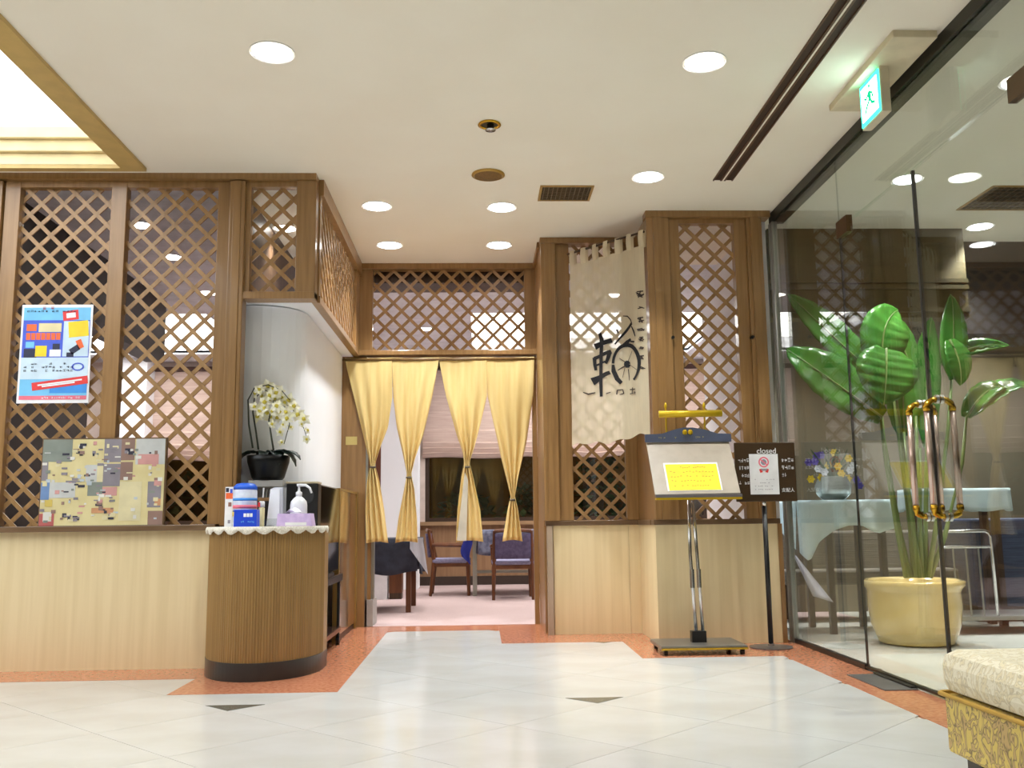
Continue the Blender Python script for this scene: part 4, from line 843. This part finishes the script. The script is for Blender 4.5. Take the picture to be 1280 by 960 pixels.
for x, y, r, h, m_, lb in ((-4.0, 14.1, .6, 1.4, GRA, 'olive shrub outside the dining window beside the white column'), (-.2, 14.3, .6, 1.0, GRA, 'olive shrub in the garden seen between the entrance curtains'), (.75, 13.8, .45, 1.1, GRN, 'green shrub in the garden beside the entrance jamb'), (1.75, 13.8, .42, 1.6, GRN, 'green shrub in the garden below the hanging banner'), (2.6, 13.9, .5, 1.3, GRN, 'green shrub in the garden behind the menu stand screen')):
    bush(x, y, .3, r, h, m_, lb)
# walls, bulkheads
struct(B('wall_dining_left', MATS['dining_wall'], None, -8.1, -8, 5.9, 13, 0, ZC), 'side wall of the dining room')
struct(B('wall_dining_right', WHITE, None, 3.2, 3.25, 8.66, 13, 0, ZC), 'white side wall of the dining room')
struct(B('wall_partition', WHITE, None, 2.105, 2.145, 6.7, 8.6, 0, ZC), 'white partition between dining room and cafe')
struct(B('wall_lounge_back', mat('cafe_wall', (104, 97, 80), .6, c2=(96, 89, 72), scale=(2, 2, 2)), None, 2.145, 7.4, 8.6, 8.66, 0, ZC), 'taupe back wall of the glazed lounge')
struct(B('wall_lounge_right', mat('cafe_dark', (96, 92, 86), .6), None, 7.4, 7.5, -4.2, 8.66, 0, ZC), 'dark side wall of the glazed lounge')
t = thing('dark_partition', 'dark brown full height partition behind the left lattice screen', 'partition', (-3.2, 6.8, 0)); DKP = mat('dark_panel', (46, 36, 28), .5, c2=(34, 26, 20), scale=(8, 8, 2))
B('panel', DKP, t, -3.3, -3.12, 6.02, 7.55, 0.004, ZC); B('beam', DKP, t, -3.3, -3.12, 7.55, 9.3, 2.45, ZC)
struct(B('trim_3', DARKWOOD, None, -1.0, .5, YE+.1, YE+.45, 2.93, ZC), 'dark pelmet behind the entrance transom')
struct(B('wall_column', WHITE, None, -5.0, -4.43, YD-.35, YD-.005, 0.004, ZC), 'bright white column in the dining room')
struct(MB().box(-1.27, -.79, 12.2, 12.6, .004, 2.6).build('wall_column', WHITE), 'white column beside the dining window')
t = thing('mirror_panel', 'brown framed mirror panel on the white column', 'mirror', (-1.33, 12.3, 1.0)); B('glass', mat('mirror', (210, 205, 200), .05, 1), t, -1.62, -1.36, 12.3, 12.32, .6, 2.3); ring2 = MB().box(-1.36, -1.28, 12.28, 12.33, .55, 2.35).box(-1.7, -1.62, 12.28, 12.33, .55, 2.35).box(-1.62, -1.36, 12.28, 12.33, .55, .6).box(-1.62, -1.36, 12.28, 12.33, 2.3, 2.35).build('frame', mat('frame_red', (120, 70, 50), .4), t)
for px, py in ((175, 281), (215, 321), (260, 366), (356, 285), (500, 356), (600, 357), (532, 411), (766, 369)):
    q = PZ(px, py, ZC); downlight(q.x, q.y, 'round downlight in the ceiling of the dining room', .075, 'downlights of the dining room', DLAMP)
# tables, cloths, chairs
CHW = mat('chair_wood', (112, 66, 34), .4, c2=(92, 52, 26), scale=(12, 12, 3)); SEATM = mat('seat_lilac', (150, 148, 176), .85, c2=(132, 130, 160), scale=(40, 40, 40), bump=.2); NAVY = mat('cloth_navy', (52, 56, 72), .85, c2=(38, 42, 56), scale=(14, 14, 14)); PALEB = mat('cloth_pale', (206, 214, 230), .8)
def table(x0, x1, y0, y1, h, legm, label, stretcher=False):
    t = thing('dining_table', label, 'table', ((x0+x1)/2, (y0+y1)/2, .004)); B('tabletop', CHW, t, x0, x1, y0, y1, h-.03, h)
    for x in (x0+.06, x1-.06):
        for y in (y0+.06, y1-.06): B('leg', legm, t, x-.024, x+.024, y-.024, y+.024, .004, h-.03)
    if stretcher: B('stretcher', legm, t, x0+.06, x1-.06, (y0+y1)/2-.015, (y0+y1)/2+.015, .24, .275)
def cloth(x0, x1, y0, y1, z, drop, mt, label, name='tablecloth', wav=.02):
    g = MB(); g.grid(lambda u, v: (x0+(x1-x0)*u, y0+(y1-y0)*v, z+.003), 6, 6)
    def side(ax, ay, bx2, by2, nx, ny):
        def fn(u, v):
            d = drop*(1+.06*math.sin(u*11)); o = wav*v*(1+math.sin(u*19)); return (ax+(bx2-ax)*u+nx*(o+.004), ay+(by2-ay)*u+ny*(o+.004), z+.003-d*v)
        g.grid(fn, 24, 6)
    side(x0, y0, x1, y0, 0, -1); side(x1, y0, x1, y1, 1, 0); side(x1, y1, x0, y1, 0, 1); side(x0, y1, x0, y0, -1, 0)
    o = g.build(name, mt, None, smooth=True, solid=.003); return tag(o, label, 'tablecloth')
table(-1.55, -.62, 9.08, 9.9, .69, CHW, 'wooden dining table under a dark navy cloth behind the curtains'); cloth(-1.58, -.59, 9.05, 9.93, .6905, .32, NAVY, 'dark navy patterned cloth over the table behind the curtains')
MB().grid(lambda u, v: (-.66+.12*u+.05*v*u, 9.032-.006*math.sin(u*8), .70-(.1+.24*u)*v), 8, 8).build('cloth_napkin', PALEB, None, solid=.003); tag(bpy.data.objects['cloth_napkin'], 'pale blue folded cloth hanging over the navy table corner', 'napkin')
table(-.12, 1.05, 10.95, 11.75, .735, STEEL, 'dining table with steel legs and pale cloth before the window', True); cloth(-.15, 1.08, 10.92, 11.78, .7355, .04, PALEB, 'white cloth edge on the table before the window', wav=.004)
cloth(-.02, 1.0, 10.905, 11.80, .742, .27, mat('cloth_blue_pattern', (128, 132, 152), .85, c2=(84, 88, 112), scale=(18, 18, 18)), 'blue patterned overlay cloth on the table before the window')
o = MB().grid(lambda u, v: (-.2+.1*u+.02*math.sin(v*6), 10.89-.01*math.sin(u*7), .74-.38*v*(.75+.25*u)), 8, 8).build('blue_cloth', mat('royal_blue', (40, 52, 150), .8), None, solid=.003); tag(o, 'royal blue cloth hanging off the table corner', 'cloth')
t = thing('vase', 'small dark vase on the table before the window', 'vase', (.33, 11.1, .75)); MB().lathe([(.03, 0), (.045, .03), (.04, .07), (.02, .1), (.025, .115)], (.33, 11.1, .75), 18).build('body', BLACK, t, smooth=True)
def chair(label):
    t = thing('dining_chair', label, 'chair', (0, 0, 0), 'wooden dining chairs')
    B('seat', SEATM, t, -.23, .23, -.22, .22, .37, .42, bevel=.015); B('seat_rail', CHW, t, -.225, .225, -.215, .215, .33, .37)
    for sx in (-1, 1):
        MB().tube([(sx*.21, .2, 0), (sx*.205, .19, .34)], [.018, .023], 8).build('leg', CHW, t); MB().tube([(sx*.215, -.24, 0), (sx*.205, -.2, .4), (sx*.2, -.26, .74)], [.018, .024, .018], 8).build('leg', CHW, t)
        MB().tube([(sx*.225, -.22, .58), (sx*.235, .1, .57), (sx*.225, .18, .55), (sx*.215, .19, .36)], .018, 8).build('arm', CHW, t)
    MB().grid(lambda u, v: (-.19+.38*u, -.235-.03*v+.03*(1-(2*u-1)**2)*-1, .44+.27*v), 10, 6).build('backrest', mat('back_purple', (96, 88, 120), .8, c2=(80, 72, 102), scale=(30, 30, 30)), t, smooth=True, solid=.035)
    MB().tube([(-.2, -.262, .735), (0, -.29, .75), (.2, -.262, .735)], .02, 8).build('top_rail', CHW, t); return t
ch = chair('wooden armchair facing the table, side on to the entrance'); ch.location = (-.33, 11.25, .004); ch.rotation_euler.z = -PI/2
c2_ = copy_tree(ch); c2_.location = (.36, 10.6, .004); c2_.rotation_euler.z = 0; c2_['label'] = 'wooden armchair with purple back turned to the entrance'
t = thing('waste_bin', 'white square waste bin under the navy table', 'bin', (-1.11, 10.75, .004)); MB().prism([(-1.2, 10.66, .004), (-1.03, 10.66, .004), (-1.03, 10.84, .004), (-1.2, 10.84, .004)], (0, 0, .3)).build('body', PAPER, t); B('rim', GREY, t, -1.206, -1.024, 10.655, 10.845, .295, .31)
t = thing('wooden_box', 'brown wooden box beside the white waste bin', 'box', (-.94, 10.8, .004)); B('box', CHW, t, -1.015, -.87, 10.7, 10.9, .07, .33); B('plinth', DARKWOOD, t, -1.01, -.875, 10.705, 10.895, .004, .07)

# ------------------------------------------------------------------ lounge behind the glass
TAUPE = mat('rattan_grey', (112, 106, 96), .7, c2=(92, 88, 80), scale=(3, 3, 90), bump=.5); NAVYW = mat('rattan_navy', (58, 68, 92), .6, c2=(44, 52, 74), scale=(3, 3, 90), bump=.5); ICE = mat('cloth_ice', (222, 242, 250), .75, c2=(210, 234, 244), scale=(6, 6, 6))
def zt_(px, py, Y): return P(px, py, Y).z
ty0, ty1 = 6.95, 7.5; tx0, tx1 = P(997, 640, ty0).x, P(1112, 640, ty0).x; th = zt_(1050, 625, ty0)
t = thing('side_table', 'tall dark legged side table under a pale blue cloth behind the glass', 'table', ((tx0+tx1)/2, 7.2, 0)); B('tabletop', DARKWOOD, t, tx0, tx1, ty0, ty1, th-.035, th-.002)
for x in (P(1040, 700, ty0).x, tx1-.05):
    for y in (ty0+.05, ty1-.05): B('leg', mat('leg_navy', (44, 48, 60), .4), t, x-.022, x+.022, y-.022, y+.022, 0, th-.035)
hemp = [(0, 690), (.06, 700), (.1, 698), (.2, 678), (.35, 662), (.5, 657), (.62, 657), (.7, 664), (.8, 667), (.92, 662), (1, 658)]
g = MB(); g.grid(lambda u, v: (tx0-.005+(tx1-tx0+.01)*u, ty0-.01+(ty1-ty0+.02)*v, th), 6, 4)
def fr(u, v):
    x = tx0-.012+(tx1-tx0+.05*v+.02)*u; zb_ = zt_(1050, interp(hemp, u), ty0); return (x, ty0-.014-.02*v*(1+math.sin(u*21)), th-(th-zb_)*v)
g.grid(fr, 30, 8); g.grid(lambda u, v: (tx0-.012-.02*v, ty0-.01+.5*u, th-(.36-.2*u)*v), 8, 6); g.grid(lambda u, v: (tx1+.012+.06*v, ty0-.01+.5*u, th-.2*v), 8, 6)
tag(g.build('tablecloth', ICE, None, smooth=True, solid=.003), 'pale ice blue cloth draped over the side table behind the glass', 'tablecloth')
o = MB().grid(lambda u, v: P(990+8*u+(26+18*u)*v, 690+8*u+55*v, ty0-.06-.03*math.sin(u*5)), 8, 10).build('hanging_corner', mat('cloth_lilac', (200, 200, 216), .8), None, smooth=True, solid=.003); tag(o, 'pale lilac cloth corner trailing below the ice blue cloth', 'cloth')
fx, fy = P(1042, 620, 7.2).x, 7.2
t = thing('flower_arrangement', 'yellow and violet flowers in a glass bowl on the side table', 'flowers', (fx, fy, th+.003))
MB().lathe([(.08, 0), (.13, .05), (.14, .11), (.11, .17), (.115, .18)], (fx, fy, th+.003), 26).build('bowl', mat('bowl_silver', (180, 186, 184), .12, .5), t, smooth=True)
for k in range(30):
    a = random.uniform(0, 2*PI); l = random.uniform(.05, .2); z = random.uniform(.2, .42); d = Vector((math.cos(a)*l, math.sin(a)*l*.6, z)); c = Vector((fx, fy, th))
    if k < 18: leaf(t, (c+Vector((0, 0, .14)), c+d*.5+Vector((0, 0, .08)), c+d*.9, c+d*1.02), .035, mat('flower_leaf', (70, 96, 60), .5), solid=0)
    MB().tube([c+Vector((0, 0, .14)), c+d], .003, 6).build('stem', MATS['flower_leaf'], t)
FLC = [mat('petal_yellow', (236, 200, 40), .6), mat('petal_violet', (96, 80, 180), .6), mat('petal_white', (220, 222, 232), .6)]
fpts = [(1013, 599, 0), (1026, 597, 0), (1035, 582, 0), (1042, 566, 0), (1047, 583, 0), (1051, 592, 0), (1060, 573, 0), (1059, 598, 0), (1010, 578, 1), (1020, 570, 1), (1026, 569, 1), (1018, 577, 1), (1070, 600, 1), (1074, 607, 1), (1030, 590, 2), (1062, 588, 2), (1040, 603, 2), (1066, 582, 2), (1056, 604, 1), (1022, 586, 2)]
for x, y, i in fpts:
    c = P(x, y, 7.2+random.uniform(-.1, .05)); g = MB()
    for q in range(6):
        a = 2*PI*q/6; d = Vector((math.cos(a), -.35, math.sin(a)))*.034; s_ = Vector((-math.sin(a), 0, math.cos(a)))*.014; g.add([c, c+d*.6+s_, c+d, c+d*.6-s_], [(0, 1, 2, 3)])
    g.lathe([(.002, -.01), (.012, 0), (.002, .01)], c, 8); g.build('blossom', FLC[i], t)
# potted plant
pc = PZ(1146, 806, 0); pc = Vector((P(1146, 800, 6.42).x, 6.42, 0)); PS = 6.42/FPX
t = thing('potted_strelitzia', 'tall broad leaved plant in a glossy yellow pot behind the glass', 'potted plant', pc)
hpot = zt_(1146, 724, 6.42)
MB().lathe([(.21, 0), (.245, .015), (.285, .13), (.30, .26), (.297, hpot-.08), (.305, hpot-.06), (.325, hpot-.035), (.33, hpot-.01), (.31, hpot), (.275, hpot-.015), (.27, hpot-.06)], pc, 40).build('pot', mat('pot_yellow', (232, 204, 138), .12, c2=(220, 190, 118), scale=(4, 4, 4), coat=.6), t, smooth=True)
PL = [mat('leaf_green', (66, 128, 46), .25, c2=(52, 104, 40), scale=(3, 3, 3), rnd=.12)]*4
RIB = mat('stalk_green', (120, 140, 80), .4, c2=(96, 118, 64), scale=(20, 20, 2))
def L(pts, w, i, Yo, up=(0, -1, .3), fold=.2):
    q = [P(x, y, 6.42+Yo+dy) for (x, y, dy) in pts]; o = leaf(t, q, w, PL[i], up, 'leaf', fold, 20)
    P0, P1, P2, P3 = q; pr = [P0*(1-s)**3+P1*3*s*(1-s)**2+P2*3*s*s*(1-s)+P3*s**3+Vector((0, -.012, 0)) for s in [k/12 for k in range(13)]]
    MB().tube(pr, [.009-.0006*k for k in range(13)], 6).build('midrib', RIB, o)
def stalk(px0, px1, py1, dy=0, bend=0):
    a = P(px0, 722, 6.42+dy*.3); b = P(px1, py1, 6.42+dy); m_ = (a+b)/2+Vector((bend, 0, 0)); MB().tube([a, a*.5+m_*.5, m_*.6+b*.4+Vector((0, 0, 0)), b], [.02, .017, .013, .009], 8).build('stalk', RIB, t, smooth=True)
for a in ((1138, 1098, 474, .05, -.05), (1133, 1100, 520, -.1, -.02), (1146, 1112, 455, -.05, 0), (1150, 1120, 495, -.15, 0), (1156, 1160, 470, .1, 0), (1160, 1190, 470, .05, .03), (1162, 1208, 520, .1, .08), (1142, 1130, 540, .1, 0), (1152, 1145, 520, -.05, 0), (1147, 1150, 560, 0, .01)): stalk(*a)
L([(1100, 476, .05), (1060, 440, .0), (1020, 400, 0), (984, 368, -.05)], .26, 1, .05)
L([(1102, 522, -.1), (1060, 490, -.1), (1020, 462, -.1), (982, 436, -.1)], .36, 2, -.02)
L([(1108, 470, -.05), (1095, 430, -.1), (1105, 395, -.1), (1122, 388, -.05)], .34, 0, 0, (0, -1, .1))
L([(1140, 470, 0), (1132, 440, -.02), (1118, 405, 0), (1100, 388, .02)], .2, 0, .08, (0, -1, .1))
L([(1107, 436, -.2), (1108, 452, -.26), (1107, 478, -.28), (1104, 506, -.27)], .42, 3, 0, (0, -1, .2), .12)
L([(1130, 545, .05), (1128, 510, .0), (1126, 480, 0), (1132, 440, 0)], .26, 1, .12)
L([(1160, 560, .1), (1156, 500, .1), (1156, 440, .1), (1164, 396, .05)], .2, 1, .05)
L([(1192, 474, .0), (1188, 440, -.05), (1194, 405, 0), (1188, 368, 0)], .2, 0, .02)
L([(1186, 425, -.1), (1196, 440, -.14), (1202, 460, -.14), (1200, 482, -.12)], .18, 0, 0)
L([(1208, 522, .1), (1222, 492, .1), (1250, 470, .1), (1262, 492, .1)], .2, 1, 0, (0, -.5, 1))
L([(1212, 520, .1), (1240, 490, .05), (1270, 470, 0), (1300, 490, 0)], .24, 2, .05, (0, -.5, 1))
L([(1176, 455, .2), (1206, 432, .15), (1232, 430, .1), (1262, 432, .1)], .14, 2, .1, (0, -1, .6))
# woven bench, navy counter, second table
BH = mat('bulkhead_olive', (92, 82, 50), .5, c2=(82, 73, 43), scale=(3, 3, 20))
bh = sempty('trim_5', (3.0, 6.95, 2.35), 'olive brown bulkhead hanging in the lounge'); B('bulkhead', BH, bh, 2.24, 3.78, 6.95, 7.1, 2.36, ZC)
for z in (2.40, 2.58, 2.63): B('moulding', BH, bh, 2.24, 3.78, 6.925, 6.95, z, z+.03)
bh = sempty('trim_6', (5.0, 7.3, 2.35), 'dark bulkhead hanging in the lounge'); B('bulkhead', mat('bulkhead_dark', (40, 37, 34), .5), bh, 3.9, 7.3, 7.3, 7.45, 2.3, ZC)
t = thing('rattan_bench', 'grey woven rattan bench behind the potted plant', 'bench', (3.25, 7.95, 0))
B('back', TAUPE, t, 2.5, 3.95, 8.0, 8.08, .3, zt_(1100, 663, 8.0), bevel=.02); B('seat', TAUPE, t, 2.5, 3.95, 7.75, 8.0, .3, .42, bevel=.02)
for x in (2.56, 3.89):
    for y in (7.8, 8.03): B('leg', DARKWOOD, t, x-.03, x+.03, y-.03, y+.03, 0, .31)
t = thing('woven_counter', 'navy woven front service counter at the back of the lounge', 'counter', (4.55, 7.9, 0))
B('front', NAVYW, t, 4.0, 5.6, 7.6, 8.2, .12, zt_(1240, 648, 7.6), bevel=.02); B('plinth', DARKWOOD, t, 4.03, 5.57, 7.65, 8.2, 0, .12)
x0, x1 = P(1150, 620, 7.2).x, P(1262, 620, 7.2).x; z1 = zt_(1200, 611, 7.2)
t = thing('buffet_table', 'tall buffet table under a grey blue cloth in the lounge', 'table', ((x0+x1)/2, 7.35, 0)); B('tabletop', DARKWOOD, t, x0, x1, 7.22, 7.55, z1-.04, z1-.004)
for x in (x0+.06, x1-.06): B('leg', DARKWOOD, t, x-.025, x+.025, 7.3, 7.35, 0, z1-.04); B('leg', DARKWOOD, t, x-.025, x+.025, 7.47, 7.52, 0, z1-.04)
cloth(x0-.01, x1+.01, 7.21, 7.56, z1, .17, mat('cloth_greyblue', (188, 206, 210), .8), 'grey blue cloth over the tall buffet table in the lounge', wav=.008)
# serving cart
kx0, kx1, ky = P(1176, 700, 6.85).x, P(1240, 700, 6.85).x, 6.85
t = thing('service_cart', 'chrome rail service cart with rubber wheels behind the potted plant', 'cart', ((kx0+kx1)/2+.2, ky, 0)); za, zb_, zc_ = zt_(1200, 664, ky), zt_(1200, 684, ky), zt_(1230, 770, ky)
MB().tube([(kx0, ky, zc_), (kx0, ky, za-.03), (kx0+.03, ky, za), (kx1-.04, ky, za), (kx1-.01, ky, za-.012), (kx1, ky, za-.05), (kx1+.01, ky, zc_)], .013, 10).build('rail', CHROME, t, smooth=True); MB().tube([(kx0, ky, zb_), (kx1, ky, zb_)], .011, 10).build('rail', CHROME, t)
for k in range(1, 4): x = kx0+(kx1-kx0)*k/4; MB().tube([(x, ky, zb_), (x+.006, ky, zc_)], .007, 8).build('bar', STEEL, t)
B('deck', STEEL, t, kx0-.02, kx0+.95, ky-.02, ky+.45, zc_-.03, zc_)
for x in (kx0+.06, kx0+.85):
    for y in (ky+.03, ky+.38): MB().tube([(x, y-.016, .055), (x, y+.016, .055)], .055, 16).build('wheel', mat('rubber_brown', (120, 84, 72), .6), t); B('fork', STEEL, t, x-.012, x+.012, y-.02, y+.02, .06, zc_-.03)
for x, y in ((2.8, 4.47), (2.855, 5.884), (3.892, 6.896), (2.864, 7.639), (4.298, 7.745), (4.625, 7.925)): downlight(x, y, 'round downlight in the ceiling of the glazed lounge', .085, 'downlights of the lounge', CLAMP)
vent(3.5, 4.1, 6.0, 6.5, 'dark rectangular grille in the lounge ceiling', 7)
for o in bpy.data.objects:                 # fine print too small to pick apart
    if o.parent is not None and o.name.split('.')[0] in ('print', 'photos', 'small_print', 'notice_print', 'header_lettering'): o['kind'] = 'stuff'
